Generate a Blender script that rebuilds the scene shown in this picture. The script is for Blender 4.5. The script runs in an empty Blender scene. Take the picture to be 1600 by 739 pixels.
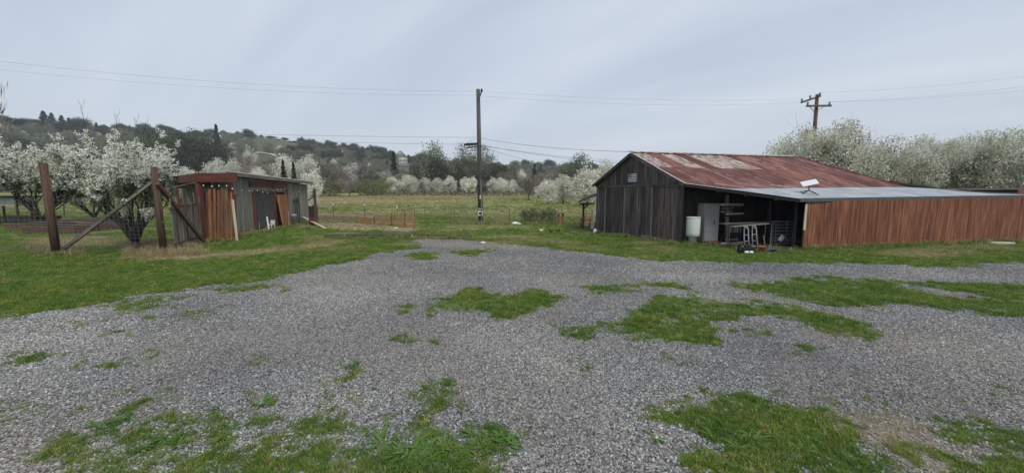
import bpy, bmesh, math, random
import numpy as np
from mathutils import Vector, Matrix
R_ = math.radians
SC = bpy.context.scene
COL = SC.collection

# ---------------------------------------------------------------- camera
F, CX, CY, CAMH, PITCH = 600.0, 800.0, 369.5, 2.25, math.atan(68.5/600.0)
cam_d = bpy.data.cameras.new('camera'); cam = bpy.data.objects.new('camera', cam_d); COL.objects.link(cam)
cam.location = (0, 0, CAMH); cam.rotation_euler = (math.pi/2-PITCH, 0, 0)
cam_d.sensor_width = 36; cam_d.lens = 36*F/1600; cam_d.clip_start = .05; cam_d.clip_end = 6000
SC.camera = cam
# ---------------------------------------------------------------- world, sun, exposure
SUN_EL, SUN_AZ = 52, 152
w = bpy.data.worlds.new('World'); SC.world = w; w.use_nodes = True
nt = w.node_tree; nt.nodes.clear()
def nd(t, typ, **kw):
    n = t.nodes.new(typ)
    for k, v in kw.items(): setattr(n, k, v)
    return n
out = nd(nt, 'ShaderNodeOutputWorld'); bg = nd(nt, 'ShaderNodeBackground'); bg.inputs[1].default_value = .1
sky = nd(nt, 'ShaderNodeTexSky'); sky.sky_type = 'NISHITA'; sky.sun_disc = False
sky.sun_elevation = R_(SUN_EL); sky.sun_rotation = R_(SUN_AZ); sky.dust_density = 2.0
tc = nd(nt, 'ShaderNodeTexCoord'); sp = nd(nt, 'ShaderNodeSeparateXYZ'); nt.links.new(tc.outputs['Generated'], sp.inputs[0])
zc = nd(nt, 'ShaderNodeMath', operation='MAXIMUM'); nt.links.new(sp.outputs[2], zc.inputs[0]); zc.inputs[1].default_value = 0
za = nd(nt, 'ShaderNodeMath', operation='ADD'); nt.links.new(zc.outputs[0], za.inputs[0]); za.inputs[1].default_value = .22
dv = nd(nt, 'ShaderNodeVectorMath', operation='DIVIDE'); nt.links.new(tc.outputs['Generated'], dv.inputs[0])
cb = nd(nt, 'ShaderNodeCombineXYZ')
for i in range(3): nt.links.new(za.outputs[0], cb.inputs[i])
nt.links.new(cb.outputs[0], dv.inputs[1])
mr_ = nd(nt, 'ShaderNodeMapping'); mr_.inputs['Rotation'].default_value = (0, 0, R_(-139)); nt.links.new(dv.outputs[0], mr_.inputs[0])
mp = nd(nt, 'ShaderNodeMapping'); mp.inputs['Scale'].default_value = (.32, 1.25, 0)
nt.links.new(mr_.outputs[0], mp.inputs[0])
nz = nd(nt, 'ShaderNodeTexNoise'); nz.inputs['Scale'].default_value = 1.15; nz.inputs['Detail'].default_value = 6; nz.inputs['Roughness'].default_value = .5
nz.inputs['Distortion'].default_value = .2
nt.links.new(mp.outputs[0], nz.inputs[0])
cr = nd(nt, 'ShaderNodeValToRGB'); nt.links.new(nz.outputs[0], cr.inputs[0])
cr.color_ramp.elements[0].position = .36; cr.color_ramp.elements[0].color = (3.62, 4.12, 4.88, 1)
cr.color_ramp.elements[1].position = .66; cr.color_ramp.elements[1].color = (4.85, 5.25, 5.8, 1)
e_ = cr.color_ramp.elements.new(.5); e_.color = (4.1, 4.6, 5.35, 1)
# paler towards the horizon
hr = nd(nt, 'ShaderNodeMapRange'); hr.inputs[1].default_value = 0; hr.inputs[2].default_value = .3; hr.inputs[3].default_value = .7; hr.inputs[4].default_value = 0
nt.links.new(zc.outputs[0], hr.inputs[0])
hm = nd(nt, 'ShaderNodeMix', data_type='RGBA'); nt.links.new(hr.outputs[0], hm.inputs[0]); nt.links.new(cr.outputs[0], hm.inputs[6]); hm.inputs[7].default_value = (4.96, 5.25, 5.67, 1)
mx = nd(nt, 'ShaderNodeMix', data_type='RGBA'); mx.inputs[0].default_value = .9
nt.links.new(sky.outputs[0], mx.inputs[6]); nt.links.new(hm.outputs[2], mx.inputs[7])
nt.links.new(mx.outputs[2], bg.inputs[0]); nt.links.new(bg.outputs[0], out.inputs[0])
sl = bpy.data.lights.new('sun', 'SUN'); sl.energy = 1.5; sl.angle = R_(20); sl.color = (1, .96, .9)
so = bpy.data.objects.new('sun', sl); COL.objects.link(so)
so.rotation_euler = Vector((math.sin(R_(SUN_AZ))*math.cos(R_(SUN_EL)), math.cos(R_(SUN_AZ))*math.cos(R_(SUN_EL)), math.sin(R_(SUN_EL)))).to_track_quat('Z', 'Y').to_euler()
SC.view_settings.view_transform = 'Standard'; SC.view_settings.look = 'None'; SC.view_settings.exposure = .6; SC.view_settings.gamma = 1
SC.render.engine = 'CYCLES'
SC.cycles.max_bounces = 6; SC.cycles.diffuse_bounces = 4; SC.cycles.volume_bounces = 0

# ---------------------------------------------------------------- geometry of the place
cp, sp_ = math.cos(PITCH), math.sin(PITCH)
def ray(u, v):
    a = -(v-CY)/F
    return Vector(((u-CX)/F, cp+a*sp_, a*cp-sp_))
def at(u, v, Y):
    r = ray(u, v); return Vector((0, 0, CAMH))+r*(Y/r.y)
def proj(x, y, z=0.0):                      # numpy world -> photo pixels
    yc = y*cp-(z-CAMH)*sp_; zc_ = y*sp_+(z-CAMH)*cp
    yc = np.maximum(yc, .05)
    return CX+F*x/yc, CY-F*zc_/yc
def sstep(t):
    t = np.clip(t, 0, 1); return t*t*(3-2*t)
def gz(x, y):                               # height of the ground
    r = np.sqrt(np.asarray(x, float)**2+np.asarray(y, float)**2)
    return 2.1*sstep((np.asarray(y, float)-34)/125)+.5*sstep((r-200)/300)
def G(u, v):                                # pixel -> point on the ground
    r = ray(u, v); p = None; t = 0.5
    lo, hi = .5, 600
    f = lambda t: CAMH+r.z*t-float(gz(r.x*t, r.y*t))
    if f(hi) > 0: hi = 600
    for _ in range(50):
        m = (lo+hi)/2
        if f(m) > 0: lo = m
        else: hi = m
    return Vector((r.x*lo, r.y*lo, CAMH+r.z*lo))
def onplane(u, v, p, n):
    r = ray(u, v); o = Vector((0, 0, CAMH)); t = (p-o).dot(n)/r.dot(n); return o+r*t
RPX = [-600, 0, 60, 120, 200, 270, 340, 400, 450, 500, 560, 600, 680, 760, 800, 900, 1000, 1200, 1600, 2300]
RV = [176, 184, 196, 206, 211, 214, 216, 218, 224, 233, 241, 246, 257, 262, 263, 267, 270, 275, 280, 285]
def hz(x, y):                               # height of the hills
    x = np.asarray(x, float); y = np.asarray(y, float)
    px = CX+F*x/y
    D = np.interp(px, [0, 400, 800, 1200], [360, 430, 520, 560])
    zr = CAMH+(301-np.interp(px, RPX, RV))/F*D
    t = (y-165)/(D-165)
    s = np.where(t < 1, .35*np.clip(t, 0, 1)+.65*sstep(t), 1-.25*sstep((t-1)*.8))
    return 1.9+(zr-1.9)*np.where(t < 0, t*.3, s)+1.3*np.sin(x*.045+1)*np.sin(y*.035)*np.clip(t, 0, 1)
def onhill(u, v):
    r = ray(u, v)
    for t in np.arange(170, 520, 1.0):
        if CAMH+r.z*t < float(hz(r.x*t, r.y*t)): break
    return Vector((r.x*t, r.y*t, float(hz(r.x*t, r.y*t))))
# value noise
_rs = np.random.RandomState(7); _tab = _rs.rand(256, 256)
def vnoise(x, y, s=1.0, o=0.0):
    x = np.asarray(x, float)*s+o+1000; y = np.asarray(y, float)*s+o*1.7+1000
    xi = np.floor(x).astype(int); yi = np.floor(y).astype(int); fx = sstep(x-xi); fy = sstep(y-yi)
    t = lambda a, b: _tab[a % 256, b % 256]
    return (t(xi, yi)*(1-fx)+t(xi+1, yi)*fx)*(1-fy)+(t(xi, yi+1)*(1-fx)+t(xi+1, yi+1)*fx)*fy
def fbm(x, y, s, o=0.0, n=3):
    v = 0; a = .5; tot = 0
    for i in range(n):
        v = v+a*vnoise(x, y, s*2**i, o+i*17.3); tot += a; a *= .55
    return v/tot
def inpoly(u, v, poly):
    r = np.zeros(np.shape(u), bool); n = len(poly)
    for i in range(n):
        x0, y0 = poly[i]; x1, y1 = poly[(i+1) % n]
        if y0 == y1: continue
        c = ((y0 > v) != (y1 > v)) & (u < (x1-x0)*(v-y0)/(y1-y0)+x0)
        r ^= c
    return r
# ---------------------------------------------------------------- where grass grows and where gravel lies
DRIVE = [(-900, 640), (-300, 545), (0, 496), (100, 484), (200, 466), (290, 453), (345, 445), (420, 437), (470, 426), (520, 415), (580, 402), (612, 392), (603, 385), (630, 378), (655, 374), (722, 374), (760, 379), (830, 384), (880, 391), (960, 400), (1040, 408), (1120, 410), (1250, 411), (1400, 416), (1490, 419), (1530, 413), (1620, 412), (2400, 405), (3500, 480), (3500, 3000), (-3000, 3000), (-3000, 900)]
def q7(pts): return [(900+x/2.286, 400+y/2.286) for x, y in pts]
def qr(pts): return [(1000+x/2.003, 370+y/2.003) for x, y in pts]
def qb(pts, ox): return [(ox+x/3.636, 560+y/3.636) for x, y in pts]
def ell(cx, cy, rx, ry): return [(cx+rx*math.cos(a), cy+ry*math.sin(a)) for a in np.linspace(0, 2*math.pi, 14)[:-1]]
PATCH = [  # polygon, how thick the grass is
 (q7([(40, 130), (130, 105), (260, 95), (400, 98), (460, 110), (440, 135), (330, 118), (200, 125), (110, 137)]), .9),
 (q7([(-120, 272), (0, 258), (110, 238), (200, 198), (250, 150), (330, 140), (450, 160), (620, 165), (760, 178), (900, 200), (1010, 235), (1045, 300), (950, 305), (900, 252), (780, 218), (600, 212), (490, 235), (560, 280), (470, 312), (390, 312), (280, 282), (200, 300), (100, 310), (0, 302)]), .92),
 (q7([(575, 95), (700, 90), (850, 80), (1000, 78), (1100, 85), (1250, 90), (1650, 100), (2600, 110), (2600, 250), (1600, 222), (1450, 207), (1300, 187), (1230, 182), (1000, 192), (850, 180), (800, 160), (700, 145), (620, 130)]), .95),
 (q7([(620, 270), (690, 262), (700, 285), (640, 290)]), .8), (q7([(450, 345), (600, 335), (640, 360), (460, 372)]), .6),
 (q7([(250, 130), (390, 135), (420, 160), (300, 160)]), .85),
 (qr([(-30, 545), (0, 525), (100, 500), (250, 488), (400, 515), (480, 560), (620, 555), (700, 590), (680, 640), (800, 690), (1000, 690), (1090, 640), (1202, 600), (2400, 640), (2400, 1400), (60, 1400), (130, 739), (250, 640), (180, 570), (60, 545)]), .97),
 (qr([(1080, 470), (1150, 470), (1160, 500), (1090, 505)]), .75), (qr([(1150, 400), (1230, 395), (1230, 425), (1160, 425)]), .7),
 (qr([(700, 560), (1000, 560), (1202, 590), (1150, 640), (900, 610), (720, 600)]), .62),
 (qb([(-400, 560), (0, 500), (150, 440), (230, 360), (480, 330), (700, 318), (820, 235), (1030, 130), (1150, 95), (1300, 150), (1290, 235), (1150, 250), (1000, 320), (1180, 420), (1400, 380), (1570, 390), (1500, 500), (1510, 651), (1450, 1800), (-400, 1800)], 400), .62),
 (qb([(0, 560), (300, 520), (700, 470), (1000, 430), (1180, 470), (1480, 420), (1480, 1600), (0, 1600)], 400), .75),
 (ell(612+30, 535, 40, 11), .8), (ell(560, 571, 30, 11), .6), (ell(425, 628, 22, 8), .8), (ell(505, 603, 14, 6), .6),
 (qb([(380, 455), (500, 340), (650, 260), (780, 220), (950, 180), (960, 235), (800, 262), (720, 290), (700, 395), (850, 410), (1000, 395), (1080, 290), (1230, 255), (1250, 300), (1150, 400), (1440, 370), (1650, 480), (1650, 1500), (-200, 1500), (170, 651), (100, 560), (250, 520)], 0), .68),
 (qb([(300, 560), (800, 480), (1200, 440), (1600, 520), (1600, 1500), (0, 1500), (200, 640)], 0), .72),
 (ell(750, 476, 76, 16), .9), (ell(740, 464, 36, 8), .9), (ell(795, 488, 32, 7), .8), (ell(834, 465, 36, 8), .9), (ell(632, 488, 22, 5), .6), (ell(660, 400, 24, 5), .85), (ell(735, 394, 28, 3), .8), (ell(627, 384, 32, 5), .9), (ell(768, 388, 14, 2), .7),
 (ell(18, 568, 34, 6), .8), (ell(188, 568, 32, 6), .85), (ell(105, 577, 36, 6), .6), (ell(100, 586, 16, 5), .7), (ell(108, 597, 14, 4), .7), (ell(0, 635, 22, 9), .75), (ell(38, 619, 22, 5), .8), (ell(240, 555, 18, 4), .7), (ell(270, 553, 25, 3), .5),
 (ell(215, 478, 55, 8), .72), (ell(265, 496, 42, 7), .75), (ell(390, 452, 70, 7), .75), (ell(340, 481, 22, 4), .55), (ell(461, 502, 13, 4), .8), (ell(356, 562, 10, 3), .7), (ell(398, 560, 18, 4), .7), (ell(127, 492, 12, 3), .7), (ell(205, 517, 30, 3), .5), (ell(60, 555, 60, 8), .4),
 (ell(890, 568, 14, 4), .5), (ell(1060, 560, 40, 10), .45), (ell(1240, 545, 40, 8), .5), (ell(965, 632, 22, 8), .4), (ell(690, 498, 20, 4), .4), (ell(1360, 590, 30, 6), .35)]
BARE = [(q7([(1130, 98), (1250, 110), (1400, 135), (1535, 160), (1500, 170), (1350, 152), (1200, 130)]), 1), (q7([(1380, 92), (1490, 98), (1480, 108), (1400, 104)]), .8), (qr([(790, 620), (850, 600), (950, 610), (960, 660), (900, 710), (800, 690), (770, 650)]), .85), (ell(1390, 535, 25, 8), .5)]
DRYP = [(qr([(740, 620), (850, 595), (960, 610), (980, 670), (900, 715), (800, 700)]), 1.0), (q7([(860, 270), (940, 262), (960, 290), (880, 295)]), .9), (q7([(1060, 270), (1130, 275), (1130, 300), (1070, 300)]), .6), (ell(1270, 625, 40, 10), .5), (ell(1430, 620, 35, 8), .4),
 ([(330, 397), (420, 388), (470, 384), (510, 374), (545, 376), (500, 388), (440, 393), (380, 402), (240, 407), (180, 404), (240, 399)], .8),
 ([(480, 345), (560, 349), (650, 357), (640, 362), (560, 360), (500, 357)], .85), ([(640, 367), (735, 369), (730, 373), (640, 372)], .7), ([(490, 334), (560, 336), (650, 345), (650, 352), (560, 348), (490, 345)], .95),
 ([(20, 372), (160, 370), (230, 385), (60, 386)], .8), ([(780, 366), (880, 374), (905, 379), (800, 378)], .55), ([(690, 351), (830, 353), (830, 358), (690, 356)], .4), (ell(1450, 396, 80, 7), .7), (ell(1030, 390, 40, 5), .4), (ell(800, 371, 40, 2), .5), (ell(1000, 402, 20, 2), .3)]
SOIL = [([(1066, 374), (1130, 372), (1255, 376), (1255, 391), (1180, 393), (1080, 384)], 1.0), ([(490, 336), (640, 342), (650, 347), (560, 346), (490, 344)], .9), ([(870, 350), (935, 352), (950, 366), (890, 360)], .6)]
PATCH = [([(q[0], sum(z[1] for z in p)/len(p)+(q[1]-sum(z[1] for z in p)/len(p))*1.5) for q in p], min(1.0, d+.25)) if len(p) == 13 and max(q[1] for q in p)-min(q[1] for q in p) < 17 and (p[0][0] > 480 or p[0][1] > 506) else (p, d) for p, d in PATCH]
def masks(x, y):
    """grass cover, dryness and bare soil at points of the ground"""
    x = np.asarray(x, float); y = np.asarray(y, float)
    front = y > .6
    yy = np.where(front, y, .6)
    dist = np.sqrt(x*x+yy*yy)
    g = np.zeros(x.shape); dry = np.zeros(x.shape); soil = np.zeros(x.shape)
    offs = [(0, 0), (.5, .3), (-.4, .6), (.2, -.7), (-.6, -.2), (.7, -.4)]
    for i, (ox, oy) in enumerate(offs):
        k = .1+.011*dist
        wx = x+(fbm(x, yy, 2.2, 3+i*0)-.5)*.9+(fbm(x, yy, 9, 31)-.5)*.3+ox*k
        wy = yy+(fbm(x, yy, 2.0, 53)-.5)*1.1+(fbm(x, yy, 8, 77)-.5)*.35+oy*k*1.3
        u, v = proj(wx, np.maximum(wy, .5))
        ins = inpoly(u, v, DRIVE)
        val = np.where(ins, 0.0, 1.0)
        for poly, dd in PATCH: val = np.maximum(val, np.where(inpoly(u, v, poly), dd, 0))
        for poly, dd in BARE: val = np.where(inpoly(u, v, poly), np.minimum(val, 1-dd), val)
        g += val/len(offs)
        dv_ = np.zeros(x.shape); sv = np.zeros(x.shape)
        for poly, dd in DRYP: dv_ = np.maximum(dv_, np.where(inpoly(u, v, poly), dd, 0))
        for poly, dd in SOIL: sv = np.maximum(sv, np.where(inpoly(u, v, poly), dd, 0))
        dry += dv_/len(offs); soil += sv/len(offs)
    n1 = fbm(x, yy, 1.6, 5, 4); n2 = fbm(x, yy, 6.5, 15, 3)
    g = np.clip(g+np.where(g < .97, (n1-.5)*.8+(n2-.5)*.9*np.where(g > .02, 1, .45), 0), 0, 1)
    uu, vv = proj(x, np.maximum(yy, .5))
    thin = sstep((fbm(x, yy, 1.1, 71, 3)-.44)*6)*sstep((fbm(x, yy, 7, 72, 2)-.42)*5)*np.maximum(sstep((vv-575)/60), sstep((430-uu)/160)*sstep((540-vv)/40))
    g = np.maximum(g, .62*thin*(g < .97))
    g = np.where(front, g, 1.0)
    # dry bands of the far field
    fld = sstep((yy-30)/10)
    u, v = proj(x, yy, gz(x, yy))
    band = (.25+.75*sstep((fbm(x*.5, yy, .06, 91, 4)-.36)*4))*np.exp(-((v-314)/8.0)**2)*sstep((900-u)/200)*sstep((u-420)/120)
    band2 = sstep((fbm(x*.6, yy, .12, 12, 4)-.47)*5)*.5
    dry = np.maximum(dry, fld*np.maximum(np.clip(band*1.5, 0, .9), band2))
    near = (1-fld)*sstep((yy-13)/4)*sstep((fbm(x*.5, yy, .6, 44, 3)-.56)*6)*.55
    dry = np.clip(np.maximum(dry*(.55+.9*fbm(x, yy, 1.3, 8)), near), 0, 1)
    return g, dry, np.clip(soil, 0, 1)

# ---------------------------------------------------------------- materials
def links(t, a, b): t.links.new(a, b)
MATS = {}
def mat(name, cols, scale=(1, 1, 1), coord='gr', noise=1.0, detail=5, rough=.85, bump=.3, bdist=.01, rnd=.25, leaf=0.0, metal=0.0, spec=.3, pos=None, trans=0.0):
    """noise-ramped surface; coord: 'gr' lengthwise attribute, 'obj' object space, 'pos' world position"""
    m = bpy.data.materials.new(name); m.use_nodes = True; t = m.node_tree; b = t.nodes['Principled BSDF']
    b.inputs['Roughness'].default_value = rough; b.inputs['Metallic'].default_value = metal
    b.inputs['Specular IOR Level'].default_value = spec
    if coord == 'gr':
        a = nd(t, 'ShaderNodeAttribute', attribute_name='gr'); src = a.outputs['Vector']
    elif coord == 'obj': src = nd(t, 'ShaderNodeTexCoord').outputs['Object']
    else: src = nd(t, 'ShaderNodeNewGeometry').outputs['Position']
    oi = nd(t, 'ShaderNodeObjectInfo')
    mm = nd(t, 'ShaderNodeVectorMath', operation='MULTIPLY'); links(t, src, mm.inputs[0]); mm.inputs[1].default_value = scale
    ad = nd(t, 'ShaderNodeVectorMath', operation='ADD'); links(t, mm.outputs[0], ad.inputs[0])
    if coord != 'pos':
        ml = nd(t, 'ShaderNodeMath', operation='MULTIPLY'); links(t, oi.outputs['Random'], ml.inputs[0]); ml.inputs[1].default_value = 91.7
        links(t, ml.outputs[0], ad.inputs[1])
    else: ad.inputs[1].default_value = (0, 0, 0)
    n = nd(t, 'ShaderNodeTexNoise'); links(t, ad.outputs[0], n.inputs[0]); n.inputs['Scale'].default_value = noise; n.inputs['Detail'].default_value = detail; n.inputs['Roughness'].default_value = .62
    r = nd(t, 'ShaderNodeValToRGB'); links(t, n.outputs[0], r.inputs[0])
    e = r.color_ramp.elements
    k = len(cols)
    ps = pos or [.3+.4*i/max(1, k-1) for i in range(k)]
    while len(e) < k: e.new(.5)
    for i in range(k): e[i].position = ps[i]; e[i].color = (*cols[i], 1)
    colout = r.outputs[0]
    if leaf:
        la = nd(t, 'ShaderNodeAttribute', attribute_name='rnd')
        mr = nd(t, 'ShaderNodeMapRange'); links(t, la.outputs['Fac'], mr.inputs[0]); mr.inputs[3].default_value = 1-leaf; mr.inputs[4].default_value = 1+leaf
        hv = nd(t, 'ShaderNodeHueSaturation'); links(t, colout, hv.inputs['Color']); links(t, mr.outputs[0], hv.inputs['Value']); colout = hv.outputs[0]
    if rnd:
        mr = nd(t, 'ShaderNodeMapRange'); links(t, oi.outputs['Random'], mr.inputs[0]); mr.inputs[3].default_value = 1-rnd; mr.inputs[4].default_value = 1+rnd
        hv = nd(t, 'ShaderNodeHueSaturation'); links(t, colout, hv.inputs['Color']); links(t, mr.outputs[0], hv.inputs['Value']); colout = hv.outputs[0]
    links(t, colout, b.inputs['Base Color'])
    if bump:
        bm_ = nd(t, 'ShaderNodeBump'); bm_.inputs['Strength'].default_value = bump; bm_.inputs['Distance'].default_value = bdist
        links(t, n.outputs[0], bm_.inputs['Height']); links(t, bm_.outputs[0], b.inputs['Normal'])
    if trans:
        tr = nd(t, 'ShaderNodeBsdfTranslucent'); links(t, colout, tr.inputs[0]); ms = nd(t, 'ShaderNodeMixShader'); ms.inputs[0].default_value = trans
        links(t, b.outputs[0], ms.inputs[1]); links(t, tr.outputs[0], ms.inputs[2]); links(t, ms.outputs[0], t.nodes['Material Output'].inputs[0])
    MATS[name] = m
    return m
def wood(name, cols, **kw): return mat(name, cols, scale=(.9, 14, 14), **kw)
M = {}
M['barn'] = wood('weathered dark barn wood', [(.018, .016, .018), (.048, .043, .047), (.095, .085, .086), (.2, .175, .16)], pos=[.3, .47, .6, .78], rnd=.45)
M['barnb'] = wood('weathered brown barn wood', [(.03, .022, .02), (.075, .058, .05), (.13, .108, .096), (.24, .205, .175)], pos=[.3, .47, .62, .8], rnd=.4)
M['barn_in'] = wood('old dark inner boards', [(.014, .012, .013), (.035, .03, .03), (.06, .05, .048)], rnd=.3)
M['red'] = wood('red brown stained boards', [(.065, .024, .015), (.165, .062, .034), (.26, .11, .06), (.42, .26, .16)], pos=[.3, .5, .64, .8], rnd=.12)
M['red2'] = wood('weathered red brown boards', [(.07, .027, .017), (.18, .071, .039), (.275, .122, .068), (.43, .27, .17)], pos=[.3, .5, .64, .8], rnd=.12)
M['orange'] = wood('orange cedar boards', [(.1, .045, .024), (.29, .125, .056), (.4, .2, .1)], rnd=.3)
M['redpaint'] = wood('dull red painted timber', [(.07, .026, .022), (.135, .042, .033), (.18, .066, .05)], rnd=.15)
M['post'] = wood('brown fence timber', [(.04, .024, .018), (.1, .058, .042), (.17, .105, .075)], rnd=.2)
M['greywood'] = wood('grey weathered timber', [(.07, .06, .052), (.16, .14, .12), (.27, .24, .2)], rnd=.25)
M['palewood'] = wood('pale bare timber', [(.3, .25, .19), (.45, .39, .3), (.55, .48, .38)], rnd=.2)
M['pole'] = wood('dark treated pole', [(.05, .045, .045), (.095, .085, .085), (.15, .135, .13)], rnd=.1)
M['shed'] = wood('grey green shed boards', [(.11, .11, .095), (.19, .188, .16), (.27, .262, .22)], rnd=.22)
M['galv'] = mat('galvanised roofing', [(.23, .25, .27), (.3, .32, .34), (.39, .4, .41)], coord='pos', noise=1.3, rough=.5, bump=.05, rnd=.08, spec=.4)
M['fascia'] = mat('dark grey fascia', [(.06, .075, .075), (.09, .105, .105)], coord='pos', noise=2, rough=.6, bump=.05, rnd=0)
M['white'] = mat('dull white paint', [(.55, .55, .53), (.72, .72, .7)], coord='obj', noise=3, rough=.6, bump=.05, rnd=.06)
M['plastic'] = mat('cloudy white plastic', [(.5, .54, .5), (.62, .66, .61)], coord='obj', noise=2, rough=.45, bump=0, rnd=.05)
M['dish'] = mat('smooth white plastic', [(.66, .66, .68), (.7, .7, .71)], coord='obj', noise=2, rough=.35, bump=0, rnd=0)
M['dark'] = mat('black plastic', [(.012, .012, .014), (.03, .03, .032)], coord='obj', noise=5, rough=.5, bump=.05, rnd=.1)
M['steel'] = mat('bare grey steel', [(.26, .27, .28), (.42, .43, .44)], coord='obj', noise=6, rough=.4, bump=.03, rnd=.1, metal=.4)
M['greymet'] = mat('grey painted metal', [(.21, .213, .222), (.27, .272, .28)], coord='obj', noise=1.5, rough=.5, bump=.03, rnd=0)
M['beige'] = mat('beige painted metal', [(.36, .37, .3), (.43, .44, .36)], coord='obj', noise=1.5, rough=.5, bump=.03, rnd=0)
M['wire'] = mat('dull fence wire', [(.1, .1, .1), (.17, .17, .16)], coord='obj', noise=4, rough=.5, bump=0, rnd=0, metal=.3)
M['cable'] = mat('overhead cable', [(.2, .2, .21), (.24, .24, .25)], coord='obj', noise=1, rough=.6, bump=0, rnd=0)
M['orangenet'] = mat('faded orange netting', [(.42, .15, .05), (.5, .22, .09)], coord='obj', noise=3, rough=.6, bump=0, rnd=0)
M['bluetarp'] = mat('blue plastic sheet', [(.03, .05, .14), (.06, .09, .2)], coord='obj', noise=3, rough=.5, bump=.2, rnd=0)
M['orangepl'] = mat('orange plastic', [(.4, .09, .025), (.5, .13, .04)], coord='obj', noise=3, rough=.45, bump=0, rnd=0)
M['greenpl'] = mat('dark green hose', [(.012, .03, .018), (.02, .048, .028)], coord='obj', noise=3, rough=.45, bump=0, rnd=0)
M['brick'] = mat('red clay brick', [(.2, .06, .04), (.32, .11, .07)], coord='obj', noise=9, rough=.9, bump=.3, rnd=.2)
M['conc'] = mat('pale concrete', [(.36, .33, .27), (.5, .47, .4)], coord='obj', noise=5, rough=.9, bump=.2, rnd=.1)
M['bulb'] = mat('frosted bulb glass', [(.75, .74, .68), (.82, .81, .76)], coord='obj', noise=2, rough=.25, bump=0, rnd=0)
M['bark'] = mat('dark tree bark', [(.018, .015, .013), (.05, .042, .036), (.09, .078, .068)], scale=(3, 20, 20), rough=.95, bump=.5, bdist=.02, rnd=.2)
M['barkg'] = mat('grey tree bark', [(.06, .052, .046), (.12, .105, .092)], scale=(3, 20, 20), rough=.95, bump=.4, bdist=.02, rnd=.2)
M['bloom'] = mat('white blossom', [(.84, .83, .73), (.93, .92, .86)], coord='obj', noise=.9, detail=2, rough=.8, bump=0, rnd=0, leaf=.1, trans=.45, pos=[.35, .6])
M['bloomfar'] = mat('cream blossom', [(.6, .59, .5), (.8, .79, .71)], coord='obj', noise=.7, detail=2, rough=.85, bump=0, rnd=.14, leaf=.22, trans=.4)
M['bloomR'] = mat('blossom with young leaves', [(.25, .28, .16), (.62, .62, .51), (.83, .82, .74)], coord='obj', noise=.55, detail=5, rough=.85, bump=0, rnd=.08, leaf=.28, trans=.42, pos=[.3, .5, .7])
M['leaf'] = mat('young green leaves', [(.06, .1, .03), (.12, .17, .06)], coord='obj', noise=1.2, rough=.7, bump=0, rnd=.1, leaf=.4, trans=.25)
M['oak'] = mat('dark evergreen leaves', [(.035, .045, .026), (.065, .077, .045), (.11, .125, .075)], coord='obj', noise=.5, rough=.8, bump=0, rnd=.25, leaf=.4, trans=.1)
M['grove'] = mat('grey green leaves', [(.12, .14, .085), (.22, .24, .16)], coord='obj', noise=.5, rough=.8, bump=0, rnd=.2, leaf=.4, trans=.1)
M['fir'] = mat('conifer needles', [(.014, .024, .018), (.03, .045, .032)], coord='obj', noise=.6, rough=.85, bump=0, rnd=.2, leaf=.35)
M['twig'] = mat('bare winter twigs', [(.17, .15, .125), (.28, .25, .22)], coord='obj', noise=.6, rough=.95, bump=0, rnd=.22, leaf=.25)
M['shrub'] = mat('olive shrub leaves', [(.11, .13, .05), (.2, .22, .095)], coord='obj', noise=.8, rough=.8, bump=0, rnd=.2, leaf=.35, trans=.15)
M['straw'] = mat('dry straw', [(.24, .18, .1), (.36, .28, .17)], coord='obj', noise=3, rough=.9, bump=0, rnd=.25)
M['bramble'] = mat('brown dry weeds', [(.1, .075, .058), (.17, .125, .095)], coord='obj', noise=1, rough=.95, bump=0, rnd=.25, leaf=.3)
M['feather'] = mat('hen feathers', [(.03, .02, .015), (.07, .04, .03)], coord='obj', noise=8, rough=.8, bump=.1, rnd=.3)
M['featherp'] = mat('buff hen feathers', [(.42, .36, .2), (.55, .48, .3)], coord='obj', noise=8, rough=.8, bump=.1, rnd=.1)
M['flagw'] = mat('faded white print', [(.5, .5, .52), (.58, .58, .6)], coord='obj', noise=5, rough=.6, bump=0, rnd=0)
M['flagd'] = mat('grey print', [(.14, .14, .16), (.19, .19, .21)], coord='obj', noise=5, rough=.6, bump=0, rnd=0)

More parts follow.
